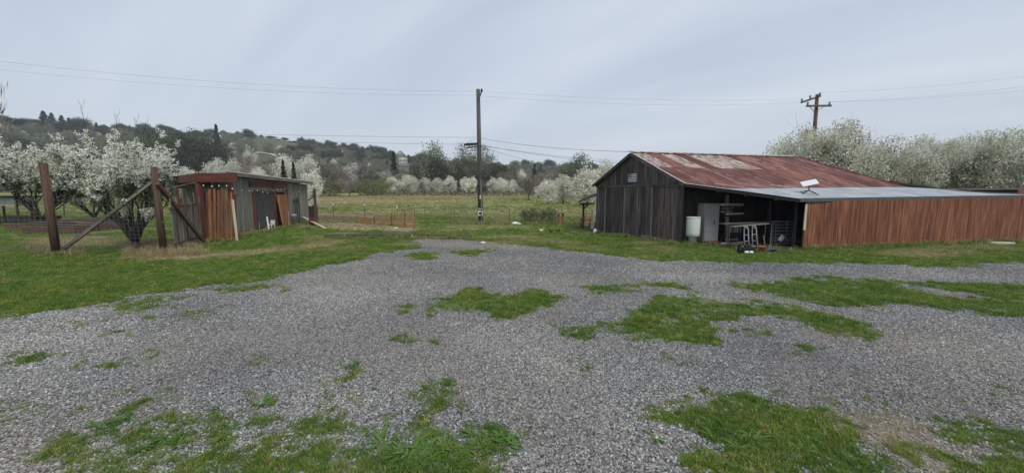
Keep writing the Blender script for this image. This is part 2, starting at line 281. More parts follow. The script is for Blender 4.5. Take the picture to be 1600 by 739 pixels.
def rust_mat(name, lo, hi):
    """rust showing through worn galvanising; lo..hi = share of grey metal left"""
    m = bpy.data.materials.new(name); m.use_nodes = True; t = m.node_tree; b = t.nodes['Principled BSDF']; b.inputs['Roughness'].default_value = .75; b.inputs['Specular IOR Level'].default_value = .25
    a = nd(t, 'ShaderNodeAttribute', attribute_name='gr'); oi = nd(t, 'ShaderNodeObjectInfo')
    g = nd(t, 'ShaderNodeNewGeometry')
    n1 = nd(t, 'ShaderNodeTexNoise'); n1.inputs['Scale'].default_value = 1.1; n1.inputs['Detail'].default_value = 6; links(t, g.outputs['Position'], n1.inputs[0])
    r = nd(t, 'ShaderNodeValToRGB'); links(t, n1.outputs[0], r.inputs[0]); e = r.color_ramp.elements
    e[0].position = .3; e[0].color = (.08, .034, .03, 1); e[1].position = .72; e[1].color = (.25, .12, .095, 1); q = e.new(.5); q.color = (.14, .058, .05, 1)
    n2 = nd(t, 'ShaderNodeTexNoise'); n2.inputs['Scale'].default_value = 9; n2.inputs['Detail'].default_value = 8; n2.inputs['Roughness'].default_value = .75
    mpv = nd(t, 'ShaderNodeVectorMath', operation='MULTIPLY'); links(t, a.outputs['Vector'], mpv.inputs[0]); mpv.inputs[1].default_value = (.55, 1.0, 1)
    ml = nd(t, 'ShaderNodeMath', operation='MULTIPLY'); links(t, oi.outputs['Random'], ml.inputs[0]); ml.inputs[1].default_value = 55
    av = nd(t, 'ShaderNodeVectorMath', operation='ADD'); links(t, mpv.outputs[0], av.inputs[0]); links(t, ml.outputs[0], av.inputs[1]); links(t, av.outputs[0], n2.inputs[0])
    # worn strip along each lap: gr.y runs 0..1 across, edges keep their zinc
    sx = nd(t, 'ShaderNodeSeparateXYZ'); links(t, a.outputs['Vector'], sx.inputs[0])
    ed = nd(t, 'ShaderNodeMapRange'); links(t, sx.outputs[1], ed.inputs[0]); ed.inputs[1].default_value = .0; ed.inputs[2].default_value = .07; ed.inputs[3].default_value = .55; ed.inputs[4].default_value = 0
    thr = nd(t, 'ShaderNodeMath', operation='ADD'); links(t, n2.outputs[0], thr.inputs[0]); links(t, ed.outputs[0], thr.inputs[1])
    mr = nd(t, 'ShaderNodeMapRange'); links(t, thr.outputs[0], mr.inputs[0]); mr.inputs[1].default_value = lo; mr.inputs[2].default_value = hi
    mx_ = nd(t, 'ShaderNodeMix', data_type='RGBA'); links(t, mr.outputs[0], mx_.inputs[0]); links(t, r.outputs[0], mx_.inputs[6]); mx_.inputs[7].default_value = (.5, .455, .41, 1)
    hv = nd(t, 'ShaderNodeHueSaturation'); links(t, mx_.outputs[2], hv.inputs['Color']); vr = nd(t, 'ShaderNodeMapRange'); links(t, oi.outputs['Random'], vr.inputs[0]); vr.inputs[3].default_value = .82; vr.inputs[4].default_value = 1.15; links(t, vr.outputs[0], hv.inputs['Value'])
    links(t, hv.outputs[0], b.inputs['Base Color'])
    bm_ = nd(t, 'ShaderNodeBump'); bm_.inputs['Strength'].default_value = .15; bm_.inputs['Distance'].default_value = .01; links(t, n2.outputs[0], bm_.inputs['Height']); links(t, bm_.outputs[0], b.inputs['Normal'])
    return m
M['rust'] = rust_mat('rusted roofing', .66, .8)
M['worn'] = rust_mat('half rusted roofing', .435, .575)
M['tanrust'] = rust_mat('pale rust roofing', .52, .75)

def ground_mat():
    m = bpy.data.materials.new('ground cover'); m.use_nodes = True; t = m.node_tree; b = t.nodes['Principled BSDF']; b.inputs['Roughness'].default_value = .95; b.inputs['Specular IOR Level'].default_value = .15
    pos = nd(t, 'ShaderNodeNewGeometry').outputs['Position']
    def attr(n): return nd(t, 'ShaderNodeAttribute', attribute_name=n).outputs['Fac']
    def noise(s, d=5, rgh=.6):
        n = nd(t, 'ShaderNodeTexNoise'); n.inputs['Scale'].default_value = s; n.inputs['Detail'].default_value = d; n.inputs['Roughness'].default_value = rgh; links(t, pos, n.inputs[0]); return n.outputs[0]
    def ramp(src, els):
        r = nd(t, 'ShaderNodeValToRGB'); links(t, src, r.inputs[0]); e = r.color_ramp.elements
        while len(e) < len(els): e.new(.5)
        for i, (p, c) in enumerate(els): e[i].position = p; e[i].color = (*c, 1)
        return r.outputs[0]
    def mix(f, a, c):
        x = nd(t, 'ShaderNodeMix', data_type='RGBA'); links(t, f, x.inputs[0]); links(t, a, x.inputs[6]); links(t, c, x.inputs[7]); return x.outputs[2]
    def math_(op, a, bb):
        x = nd(t, 'ShaderNodeMath', operation=op)
        for i, q in enumerate((a, bb)):
            if isinstance(q, (int, float)): x.inputs[i].default_value = q
            else: links(t, q, x.inputs[i])
        return x.outputs[0]
    # stones
    vo = nd(t, 'ShaderNodeTexVoronoi'); vo.inputs['Scale'].default_value = 32; links(t, pos, vo.inputs[0])
    sx = nd(t, 'ShaderNodeSeparateColor'); links(t, vo.outputs['Color'], sx.inputs[0])
    st = ramp(sx.outputs[0], [(.0, (.125, .124, .12)), (.5, (.25, .247, .24)), (.85, (.35, .346, .335)), (1, (.52, .51, .49))])
    gap = ramp(vo.outputs['Distance'], [(.3, (1, 1, 1)), (.75, (.35, .34, .33))])
    gm = nd(t, 'ShaderNodeMix', data_type='RGBA', blend_type='MULTIPLY'); gm.inputs[0].default_value = 1; links(t, st, gm.inputs[6]); links(t, gap, gm.inputs[7])
    brown = ramp(noise(.55, 4), [(.5, (0, 0, 0)), (.75, (.6, .6, .6))])
    tint = nd(t, 'ShaderNodeMix', data_type='RGBA', blend_type='MULTIPLY'); links(t, brown, tint.inputs[0]); links(t, gm.outputs[2], tint.inputs[6]); tint.inputs[7].default_value = (1, .88, .75, 1)
    gravel = tint.outputs[2]
    # turf
    ga = ramp(noise(1.1, 6), [(.3, (.055, .1, .018)), (.5, (.1, .155, .03)), (.7, (.17, .205, .05))])
    gb = ramp(noise(30, 4), [(.3, (.6, .6, .6)), (.7, (1.15, 1.15, 1.1))])
    gx = nd(t, 'ShaderNodeMix', data_type='RGBA', blend_type='MULTIPLY'); gx.inputs[0].default_value = 1; links(t, ga, gx.inputs[6]); links(t, gb, gx.inputs[7])
    sp2 = nd(t, 'ShaderNodeSeparateXYZ'); links(t, pos, sp2.inputs[0])
    fr = nd(t, 'ShaderNodeMapRange'); links(t, sp2.outputs[1], fr.inputs[0]); fr.inputs[1].default_value = 28; fr.inputs[2].default_value = 60
    mpf = nd(t, 'ShaderNodeMapping'); mpf.inputs['Scale'].default_value = (.3, 1, 1); links(t, pos, mpf.inputs[0])
    nf = nd(t, 'ShaderNodeTexNoise'); nf.inputs['Scale'].default_value = .35; nf.inputs['Detail'].default_value = 7; links(t, mpf.outputs[0], nf.inputs[0])
    ff = ramp(nf.outputs[0], [(.34, (.15, .215, .05)), (.5, (.235, .29, .085)), (.62, (.31, .31, .12)), (.75, (.39, .335, .175))])
    turf = mix(fr.outputs[0], gx.outputs[2], ff)
    straw = ramp(noise(14, 6, .7), [(.3, (.2, .14, .085)), (.55, (.34, .26, .165)), (.75, (.46, .38, .25))])
    turf = mix(attr('dry'), turf, straw)
    gr_ = math_('ADD', attr('grass'), math_('MULTIPLY', math_('SUBTRACT', noise(11, 5, .7), .5), .9))
    gs = nd(t, 'ShaderNodeMapRange'); links(t, gr_, gs.inputs[0]); gs.inputs[1].default_value = .4; gs.inputs[2].default_value = .88
    col = mix(gs.outputs[0], gravel, turf)
    big = ramp(noise(.3, 3), [(.36, (.66, .68, .72)), (.62, (1.08, 1.07, 1.05))])
    bgm = nd(t, 'ShaderNodeMix', data_type='RGBA', blend_type='MULTIPLY'); bgm.inputs[0].default_value = .8; links(t, col, bgm.inputs[6]); links(t, big, bgm.inputs[7])
    col = mix(gs.outputs[0], bgm.outputs[2], col)
    col = mix(math_('MULTIPLY', attr('dry'), .75), col, straw)
    soil = ramp(noise(7, 6), [(.3, (.04, .03, .024)), (.7, (.1, .075, .055))])
    col = mix(attr('soil'), col, soil)
    links(t, col, b.inputs['Base Color'])
    bp = nd(t, 'ShaderNodeBump'); bp.inputs['Strength'].default_value = .6; bp.inputs['Distance'].default_value = .015; bp.invert = True
    links(t, vo.outputs['Distance'], bp.inputs['Height']); 
    bp2 = nd(t, 'ShaderNodeBump'); bp2.inputs['Strength'].default_value = .6; bp2.inputs['Distance'].default_value = .05; links(t, noise(18, 5, .7), bp2.inputs['Height']); links(t, bp.outputs[0], bp2.inputs['Normal'])
    links(t, bp2.outputs[0], b.inputs['Normal'])
    return m
M['ground'] = ground_mat()
M['hill'] = mat('hill pasture', [(.045, .055, .028), (.075, .085, .042), (.13, .12, .07)], coord='pos', noise=.02, detail=8, rough=.95, bump=0, rnd=0)
M['track'] = mat('pale dirt track', [(.34, .29, .22), (.44, .39, .31)], coord='pos', noise=.2, rough=.95, bump=0, rnd=0)
def inst_mat(name, cols, dryc=None, rough=.9, clump=False, trans=0.0):
    """colour per instance; 'dry' is carried by the points"""
    m = bpy.data.materials.new(name); m.use_nodes = True; t = m.node_tree; b = t.nodes['Principled BSDF']; b.inputs['Roughness'].default_value = rough; b.inputs['Specular IOR Level'].default_value = .25
    oi = nd(t, 'ShaderNodeObjectInfo'); r = nd(t, 'ShaderNodeValToRGB'); links(t, oi.outputs['Random'], r.inputs[0]); e = r.color_ramp.elements
    while len(e) < len(cols): e.new(.5)
    for i, (p, c) in enumerate(cols): e[i].position = p; e[i].color = (*c, 1)
    col = r.outputs[0]
    if clump:
        nn = nd(t, 'ShaderNodeTexNoise'); nn.inputs['Scale'].default_value = clump[0]; nn.inputs['Detail'].default_value = 4; links(t, oi.outputs['Location'], nn.inputs[0])
        r2 = nd(t, 'ShaderNodeValToRGB'); links(t, nn.outputs[0], r2.inputs[0]); q = r2.color_ramp.elements
        q[0].position = .32; q[0].color = (*clump[1], 1); q[1].position = .68; q[1].color = (*clump[2], 1)
        mq = nd(t, 'ShaderNodeMix', data_type='RGBA', blend_type='MULTIPLY'); mq.inputs[0].default_value = 1; links(t, col, mq.inputs[6]); links(t, r2.outputs[0], mq.inputs[7]); col = mq.outputs[2]
    if dryc:
        a = nd(t, 'ShaderNodeAttribute', attribute_name='dry', attribute_type='INSTANCER')
        x = nd(t, 'ShaderNodeMix', data_type='RGBA'); links(t, a.outputs['Fac'], x.inputs[0]); links(t, col, x.inputs[6]); x.inputs[7].default_value = (*dryc, 1); col = x.outputs[2]
    links(t, col, b.inputs['Base Color'])
    if trans:
        tr = nd(t, 'ShaderNodeBsdfTranslucent'); links(t, col, tr.inputs[0]); ms = nd(t, 'ShaderNodeMixShader'); ms.inputs[0].default_value = trans
        links(t, b.outputs[0], ms.inputs[1]); links(t, tr.outputs[0], ms.inputs[2]); links(t, ms.outputs[0], t.nodes['Material Output'].inputs[0])
    return m
M['stone'] = inst_mat('crushed gravel', [(0, (.125, .123, .119)), (.35, (.245, .242, .234)), (.7, (.345, .342, .33)), (.93, (.46, .452, .43)), (1, (.64, .625, .59))], dryc=(.25, .2, .15), clump=(.3, (.66, .68, .72), (1.1, 1.08, 1.05)))
M['blade'] = inst_mat('grass blades', [(0, (.065, .14, .022)), (.5, (.115, .21, .036)), (.85, (.185, .27, .065)), (1, (.36, .33, .15))], dryc=(.4, .33, .19), clump=(1.6, (.7, .85, .8), (1.45, 1.18, .95)), trans=.3)
M['weed'] = inst_mat('broad weed leaves', [(0, (.07, .15, .03)), (1, (.13, .22, .06))], trans=.25)

# ---------------------------------------------------------------- object helpers
WL = {}
def link(o, parent=None, origin=(0, 0, 0)):
    COL.objects.link(o); origin = Vector(origin)
    if parent is not None:
        o.parent = parent; o.location = origin-WL[parent.name]
    else: o.location = origin
    WL[o.name] = origin
    return o
def tag(o, label=None, cat=None, group=None, kind=None):
    if label: o['label'] = label
    if cat: o['category'] = cat
    if group: o['group'] = group
    if kind: o['kind'] = kind
    return o
def thing(name, label, cat, loc, group=None):
    o = bpy.data.objects.new(name, None); o.empty_display_size = .2; link(o, None, loc); return tag(o, label, cat, group)
def np_mesh(name, V, Fq, gr=None, rnd=None, smooth=False, k=4, attrs=None):
    """mesh from numpy verts and constant-size faces"""
    me = bpy.data.meshes.new(name); V = np.asarray(V, np.float32); Fq = np.asarray(Fq, np.int32)
    me.vertices.add(len(V)); me.vertices.foreach_set('co', V.ravel())
    k = Fq.shape[1]
    me.loops.add(Fq.size); me.loops.foreach_set('vertex_index', Fq.ravel())
    me.polygons.add(len(Fq)); me.polygons.foreach_set('loop_start', np.arange(0, Fq.size, k, dtype=np.int32))
    me.polygons.foreach_set('use_smooth', np.full(len(Fq), smooth))
    if gr is not None:
        a = me.attributes.new('gr', 'FLOAT_VECTOR', 'POINT'); a.data.foreach_set('vector', np.asarray(gr, np.float32).ravel())
    if rnd is not None:
        a = me.attributes.new('rnd', 'FLOAT', 'POINT'); a.data.foreach_set('value', np.asarray(rnd, np.float32))
    for n, v in (attrs or {}).items():
        a = me.attributes.new(n, 'FLOAT', 'POINT'); a.data.foreach_set('value', np.asarray(v, np.float32))
    me.update(calc_edges=True); me.validate()
    return me
class MB:
    def __init__(s): s.v = []; s.f = []; s.g = []; s.sm = False
    def add(s, vs, fs, gs):
        n = len(s.v); s.v += [Vector(q) for q in vs]; s.g += [Vector(q) for q in gs]; s.f += [tuple(i+n for i in f) for f in fs]
    def hexa(s, c, gs):      # 8 corners: 0-3 bottom ring, 4-7 top ring
        s.add(c, [(0, 3, 2, 1), (4, 5, 6, 7), (0, 1, 5, 4), (1, 2, 6, 5), (2, 3, 7, 6), (3, 0, 4, 7)], gs); return s
    def bar(s, p, q, w, t, side=None, w2=None):
        p = Vector(p); q = Vector(q); d = (q-p); L = d.length; d.normalize()
        if side is None: side = d.cross(Vector((0, 0, 1))) if abs(d.z) < .95 else Vector((1, 0, 0))
        side = Vector(side); side = (side-d*side.dot(d)).normalized(); up = d.cross(side).normalized()
        w2 = w2 or w; c = []; g = []
        for (o, l, ww) in ((p, 0, w), (q, L, w2)):
            for a, b in ((-1, -1), (1, -1), (1, 1), (-1, 1)):
                c.append(o+side*a*ww/2+up*b*t/2); g.append((l, a*ww/2+p.x*.37, b*t/2))
        return s.hexa(c, g)
    def box(s, c, size, rz=0):
        m = Matrix.Rotation(rz, 3, 'Z'); c = Vector(c); sx, sy, sz = [q/2 for q in size]; cs = []; g = []
        for z in (-sz, sz):
            for x, y in ((-sx, -sy), (sx, -sy), (sx, sy), (-sx, sy)):
                cs.append(c+m@Vector((x, y, z))); g.append((x, y, z))
        return s.hexa(cs, g)
    def tube(s, pts, rad, n=8, cap=True):
        pts = [Vector(p) for p in pts]; rad = rad if hasattr(rad, '__len__') else [rad]*len(pts)
        base = len(s.v); L = 0
        ref = Vector((.31, .17, .9)).normalized()
        for i, p in enumerate(pts):
            d = (pts[min(i+1, len(pts)-1)]-pts[max(i-1, 0)]).normalized()
            a = d.cross(ref)
            if a.length < .05: a = d.cross(Vector((1, 0, 0)))
            a.normalize(); b = d.cross(a)
            if i: L += (p-pts[i-1]).length
            for k in range(n):
                th = 2*math.pi*k/n
                s.v.append(p+(a*math.cos(th)+b*math.sin(th))*rad[i]); s.g.append(Vector((L, math.cos(th)*rad[i]*2, math.sin(th)*rad[i]*2)))
        for i in range(len(pts)-1):
            for k in range(n):
                k2 = (k+1) % n; s.f.append((base+i*n+k, base+i*n+k2, base+(i+1)*n+k2, base+(i+1)*n+k))
        if cap and n > 2:
            s.f.append(tuple(base+k for k in reversed(range(n)))); s.f.append(tuple(base+(len(pts)-1)*n+k for k in range(n)))
        return s
    def lathe(s, c, prof, n=16):   # prof: (radius, z)
        return s.tube_z(c, prof, n)
    def tube_z(s, c, prof, n):
        c = Vector(c); base = len(s.v)
        for r, z in prof:
            for k in range(n):
                th = 2*math.pi*k/n; s.v.append(c+Vector((r*math.cos(th), r*math.sin(th), z))); s.g.append(Vector((z, math.cos(th)*r, math.sin(th)*r)))
        for i in range(len(prof)-1):
            for k in range(n):
                k2 = (k+1) % n; s.f.append((base+i*n+k, base+i*n+k2, base+(i+1)*n+k2, base+(i+1)*n+k))
        s.f.append(tuple(base+k for k in reversed(range(n)))); s.f.append(tuple(base+(len(prof)-1)*n+k for k in range(n)))
        return s
    def build(s, name, m, parent=None, origin=None, smooth=False, label=None, kind=None):
        if origin is None:
            a = np.array(s.v); mid = (a.min(0)+a.max(0))/2; origin = Vector((mid[0], mid[1], a[:, 2].min())) if parent is None else Vector(mid)
        origin = Vector(origin)
        me = bpy.data.meshes.new(name); me.from_pydata([v-origin for v in s.v], [], s.f)
        a = me.attributes.new('gr', 'FLOAT_VECTOR', 'POINT'); a.data.foreach_set('vector', np.array(s.g, np.float32).ravel())
        if smooth: me.polygons.foreach_set('use_smooth', np.full(len(me.polygons), True))
        me.materials.append(m); me.update()
        o = bpy.data.objects.new(name, me); link(o, parent, origin)
        return tag(o, label, None, None, kind)
def lerp(a, b, t): return a+(b-a)*t
RNG = random.Random(11); NR = np.random.RandomState(5)

# ---------------------------------------------------------------- ground: one sheet to the horizon, split into turf and driveway
def build_ground():
    rad = [0.0+.9]
    while rad[-1] < 1650:
        r = rad[-1]; rad.append(r+max(.045, r*(.0125 if r < 40 else .03)))
    rad = np.array(rad)
    th = np.concatenate([np.linspace(-62, 62, 620), np.linspace(62, 298, 60)[1:-1]])
    th = np.radians(th)
    Rr, T = np.meshgrid(rad, th, indexing='ij'); x = Rr*np.sin(T); y = Rr*np.cos(T); z = gz(x, y)
    g, dry, soil = masks(x.ravel(), y.ravel())
    V = np.stack([x.ravel(), y.ravel(), z.ravel()], 1)
    nr, nth = Rr.shape
    i, j = np.meshgrid(np.arange(nr-1), np.arange(nth), indexing='ij'); j2 = (j+1) % nth
    Fq = np.stack([i*nth+j, i*nth+j2, (i+1)*nth+j2, (i+1)*nth+j], -1).reshape(-1, 4)[:, ::-1]
    isg = g[Fq].mean(1) < .5
    u, v = proj(x.ravel(), y.ravel()); isg &= (y.ravel()[Fq].min(1) > .3)
    cen = len(V); V = np.vstack([V, [0, 0, 0]])
    g = np.append(g, 1); dry = np.append(dry, 0); soil = np.append(soil, 0)
    capq = np.stack([np.full(nth, cen), (np.arange(nth)+1) % nth, np.arange(nth)], 1)
    def sub(Fs, name):
        used = np.unique(Fs); mp_ = np.zeros(len(V), int); mp_[used] = np.arange(len(used))
        me = np_mesh(name, V[used], mp_[Fs], smooth=True, attrs={'grass': g[used], 'dry': dry[used], 'soil': soil[used]})
        me.materials.append(M['ground']); return me
    o = bpy.data.objects.new('ground', sub(Fq[~isg], 'ground')); link(o); tag(o, 'green lawn and pasture running back to the trees', None, None, 'structure')
    o = bpy.data.objects.new('gravel_driveway', sub(Fq[isg], 'gravel_driveway')); link(o); tag(o, 'grey gravel driveway with grass growing through it', None, None, 'structure')
    me = np_mesh('near_ground', V, capq, smooth=True, attrs={'grass': g, 'dry': dry, 'soil': soil}); me.materials.append(M['ground'])
    o = bpy.data.objects.new('ground_underfoot', me); link(o); tag(o, 'grass underfoot at the viewpoint', None, None, 'structure')
build_ground()
def build_hill():
    us = np.linspace(-2.1, 1.9, 250); ys = np.concatenate([np.linspace(150, 620, 120), np.linspace(640, 800, 6)])
    Y, U = np.meshgrid(ys, us, indexing='ij'); X = U*Y; Z = hz(X, Y)
    n, m = Y.shape; i, j = np.meshgrid(np.arange(n-1), np.arange(m-1), indexing='ij')
    Fq = np.stack([i*m+j, i*m+j+1, (i+1)*m+j+1, (i+1)*m+j], -1).reshape(-1, 4)
    me = np_mesh('hill', np.stack([X.ravel(), Y.ravel(), Z.ravel()], 1), Fq, smooth=True); me.materials.append(M['hill'])
    o = bpy.data.objects.new('hill', me); link(o); tag(o, 'wooded hills beyond the field', None, None, 'structure')
    for pts in ([(335, 246), (340, 243), (350, 240.5), (361, 239.5), (375, 239)], [(400, 239), (415, 240), (428, 243), (440, 248)]):
        c = [onhill(*p) for p in pts]; V = []
        for k, p in enumerate(c):
            d = (c[min(k+1, len(c)-1)]-c[max(0, k-1)]); d.z = 0; d.normalize(); s = Vector((-d.y, d.x, 0))*2.2
            for q in (p-s, p+s): V.append((q.x, q.y, float(hz(q.x, q.y))+.5))
        Fq = [(2*k, 2*k+2, 2*k+3, 2*k+1) for k in range(len(c)-1)]
        me = np_mesh('dirt_road', V, Fq); me.materials.append(M['track']); o = bpy.data.objects.new('dirt_road', me); link(o); tag(o, 'pale dirt road curving over the hillside', None, None, 'structure')
build_hill()

# ---------------------------------------------------------------- instancing of uncountable stuff
def proto(name, me, m):
    if m is not None: me.materials.append(m)
    return bpy.data.objects.new(name, me)
def scatter(name, label, P, protos, idx, rot, scl, dry=None):
    c = bpy.data.collections.new(name+' kinds')
    for i, o in enumerate(protos): o.name = '%s_kind_%02d' % (name, i); c.objects.link(o)
    n = len(P); me = bpy.data.meshes.new(name); me.vertices.add(n); me.vertices.foreach_set('co', np.asarray(P, np.float32).ravel())
    a = me.attributes.new('idx', 'INT', 'POINT'); a.data.foreach_set('value', np.asarray(idx, np.int32))
    a = me.attributes.new('rot', 'FLOAT_VECTOR', 'POINT'); a.data.foreach_set('vector', np.asarray(rot, np.float32).ravel())
    a = me.attributes.new('scl', 'FLOAT_VECTOR', 'POINT'); a.data.foreach_set('vector', np.asarray(scl, np.float32).ravel())
    if dry is not None:
        a = me.attributes.new('dry', 'FLOAT', 'POINT'); a.data.foreach_set('value', np.asarray(dry, np.float32))
    o = bpy.data.objects.new(name, me); link(o); tag(o, label, None, None, 'stuff')
    ng = bpy.data.node_groups.new(name, 'GeometryNodeTree')
    ng.interface.new_socket('Geometry', in_out='INPUT', socket_type='NodeSocketGeometry'); ng.interface.new_socket('Geometry', in_out='OUTPUT', socket_type='NodeSocketGeometry')
    gi = nd(ng, 'NodeGroupInput'); go = nd(ng, 'NodeGroupOutput'); iop = nd(ng, 'GeometryNodeInstanceOnPoints'); ci = nd(ng, 'GeometryNodeCollectionInfo')
    ci.inputs['Collection'].default_value = c; ci.inputs['Separate Children'].default_value = True; ci.inputs['Reset Children'].default_value = True
    def na(nm, ty):
        q = nd(ng, 'GeometryNodeInputNamedAttribute'); q.data_type = ty; q.inputs['Name'].default_value = nm; return q.outputs['Attribute']
    ng.links.new(gi.outputs[0], iop.inputs['Points']); ng.links.new(ci.outputs[0], iop.inputs['Instance']); iop.inputs['Pick Instance'].default_value = True
    ng.links.new(na('idx', 'INT'), iop.inputs['Instance Index']); ng.links.new(na('rot', 'FLOAT_VECTOR'), iop.inputs['Rotation']); ng.links.new(na('scl', 'FLOAT_VECTOR'), iop.inputs['Scale'])
    ng.links.new(iop.outputs[0], go.inputs[0])
    md = o.modifiers.new('scatter', 'NODES'); md.node_group = ng
    return o
def stone_mesh(rs):
    bm = bmesh.new(); bmesh.ops.create_icosphere(bm, subdivisions=1, radius=.5)
    s = Vector((1, rs.uniform(.6, .95), rs.uniform(.4, .7)))
    for v in bm.verts:
        v.co = Vector(v.co)*(1+rs.uniform(-.28, .22)); v.co = Vector((v.co.x*s.x, v.co.y*s.y, v.co.z*s.z))
    me = bpy.data.meshes.new('stone'); bm.to_mesh(me); bm.free(); return me
def sample_front(n, y0, y1, half=1.45):
    """even random points over the wedge of ground in front of the viewpoint"""
    y = np.sqrt(NR.uniform(y0*y0, y1*y1, n)); x = NR.uniform(-half, half, n)*y; return x, y
def build_gravel():
    xs = []; ys = []; ss = []
    for n, y0, y1, s0, s1 in ((170000, 2.2, 6.0, .013, .034), (170000, 6.0, 10.5, .018, .039), (90000, 10.5, 17.5, .026, .05)):
        x, y = sample_front(n, y0, y1, 1.5); g, dry, soil = masks(x, y)
        keep = NR.rand(n) > np.clip((g-.42)*1.7, 0, .95)
        if y0 > 10: keep &= g < .5
        x = x[keep]; y = y[keep]; xs.append(x); ys.append(y); ss.append(s0+(s1-s0)*NR.rand(len(x))**2.2)
    x = np.concatenate(xs); y = np.concatenate(ys); s = np.concatenate(ss); n = len(x)
    _, dry, _ = masks(x, y); br = np.clip(sstep((fbm(x, y, .5, 63)-.45)*4)*.5*NR.rand(n)+dry*.8*NR.rand(n), 0, 1)
    P = np.stack([x, y, s*NR.uniform(.0, .3, n)], 1)
    scatter('gravel', 'loose crushed grey gravel stones on the driveway', P, [proto('stone', stone_mesh(RNG), M['stone']) for _ in range(7)], NR.randint(0, 7, n), np.stack([NR.uniform(-.6, .6, n), NR.uniform(-.6, .6, n), NR.uniform(0, 6.28, n)], 1), np.stack([s, s, s], 1), br)
build_gravel()
def tuft_mesh(rs, nb, h, spread, wd):
    V = []; Fc = []
    for _ in range(nb):
        a = rs.uniform(0, 6.28); r = spread*math.sqrt(rs.random()); b = Vector((r*math.cos(a), r*math.sin(a), -.004)); a2 = rs.uniform(0, 6.28); hh = h*rs.uniform(.5, 1.15)
        ln = Vector((math.cos(a2), math.sin(a2), 0)); sd = Vector((-ln.y, ln.x, 0))*wd*rs.uniform(.7, 1.2)
        bend = rs.uniform(.2, 1.0)
        m = b+ln*hh*bend*.3+Vector((0, 0, hh*.6)); t = b+ln*hh*bend*.95+Vector((0, 0, hh*rs.uniform(.75, 1.0)))
        k = len(V); V += [b-sd/2, b+sd/2, m+sd*.4, m-sd*.4, t]; Fc += [(k, k+1, k+2, k+3), (k+3, k+2, k+4)]
    me = bpy.data.meshes.new('tuft'); me.from_pydata(V, [], Fc); return me
def build_grass():
    xs = []; ys = []; ss = []
    for n, y0, y1, sc_, half in ((62000, 2.2, 5.5, .8, 1.5), (70000, 5.5, 10.5, 1.15, 1.5), (80000, 10.5, 19, 1.6, 1.5), (52000, 19, 42, 2.6, 1.45), (60000, 42, 115, 5.5, 1.45)):
        x, y = sample_front(n, y0, y1, half); g, dry, soil = masks(x, y)
        keep = (NR.rand(n) < np.clip((g-.25)*1.5, 0, 1)**2.1) & (NR.rand(n) > soil*1.2) & (NR.rand(n) > dry*.45)
        x = x[keep]; y = y[keep]; xs.append(x); ys.append(y)
        hh = .55+.9*fbm(x, y, .9, 21, 3)
        ss.append(sc_*hh*NR.uniform(.7, 1.25, len(x)))
    x = np.concatenate(xs); y = np.concatenate(ys); s = np.concatenate(ss); n = len(x)
    _, dry, _ = masks(x, y); dry = np.clip(dry*1.1*NR.uniform(.3, 1.2, n)+(NR.rand(n) < .05)*.6+np.where(y > 42, .3*NR.rand(n), 0), 0, 1)
    P = np.stack([x, y, gz(x, y)], 1)
    hfac = np.where(y > 10, .75, 1.0)
    protos = [proto('tuft', tuft_mesh(RNG, 15, .045, .04, .0045), M['blade']) for _ in range(4)]+[proto('tuft', tuft_mesh(RNG, 12, .075, .035, .0055), M['blade']) for _ in range(2)]
    scatter('grass', 'short green grass covering lawn and patches in the gravel', P, protos, NR.choice(6, n, p=[.21, .21, .21, .21, .08, .08]), np.stack([np.zeros(n), np.zeros(n), NR.uniform(0, 6.28, n)], 1), np.stack([s, s, s*hfac], 1), dry)
build_grass()
def weed_mesh(rs):
    V = []; Fc = []
    for k in range(rs.randint(8, 12)):
        a = rs.uniform(0, 6.28); L = rs.uniform(.07, .15); wd = L*.2; d = Vector((math.cos(a), math.sin(a), 0)); s = Vector((-d.y, d.x, 0))
        q = []; el = rs.uniform(.3, .9)
        for t, wv in ((0, .25), (.35, .8), (.7, 1), (1, .1)):
            z = L*(el*t-.45*el*t*t*1.2); c = d*L*t+Vector((0, 0, z)); q += [c-s*wd*wv/2, c+s*wd*wv/2]
        n = len(V); V += q; Fc += [(n, n+1, n+3, n+2), (n+2, n+3, n+5, n+4), (n+4, n+5, n+7, n+6)]
    me = bpy.data.meshes.new('weed'); me.from_pydata(V, [], Fc); return me
def build_weeds():
    pts = []
    for cx, cy, rx, ry, n in ((690, 700, 90, 22, 44), (650, 715, 60, 15, 20), (780, 690, 40, 12, 14), (425, 632, 18, 5, 6), (1180, 690, 120, 25, 14), (560, 570, 30, 8, 6), (300, 690, 120, 25, 10), (120, 420, 100, 20, 10)):
        for _ in range(n):
            p = G(cx+NR.normal(0, rx*.6), min(cy+NR.normal(0, ry*.6), 738)); pts.append(p)
    n = len(pts); s = NR.uniform(.5, 1.05, n)
    scatter('broadleaf_weeds', 'broad leaved weeds among the grass', np.array(pts), [proto('weed', weed_mesh(RNG), M['weed']) for _ in range(4)], NR.randint(0, 4, n), np.stack([np.zeros(n), np.zeros(n), NR.uniform(0, 6.28, n)], 1), np.stack([s, s, s], 1))
build_weeds()
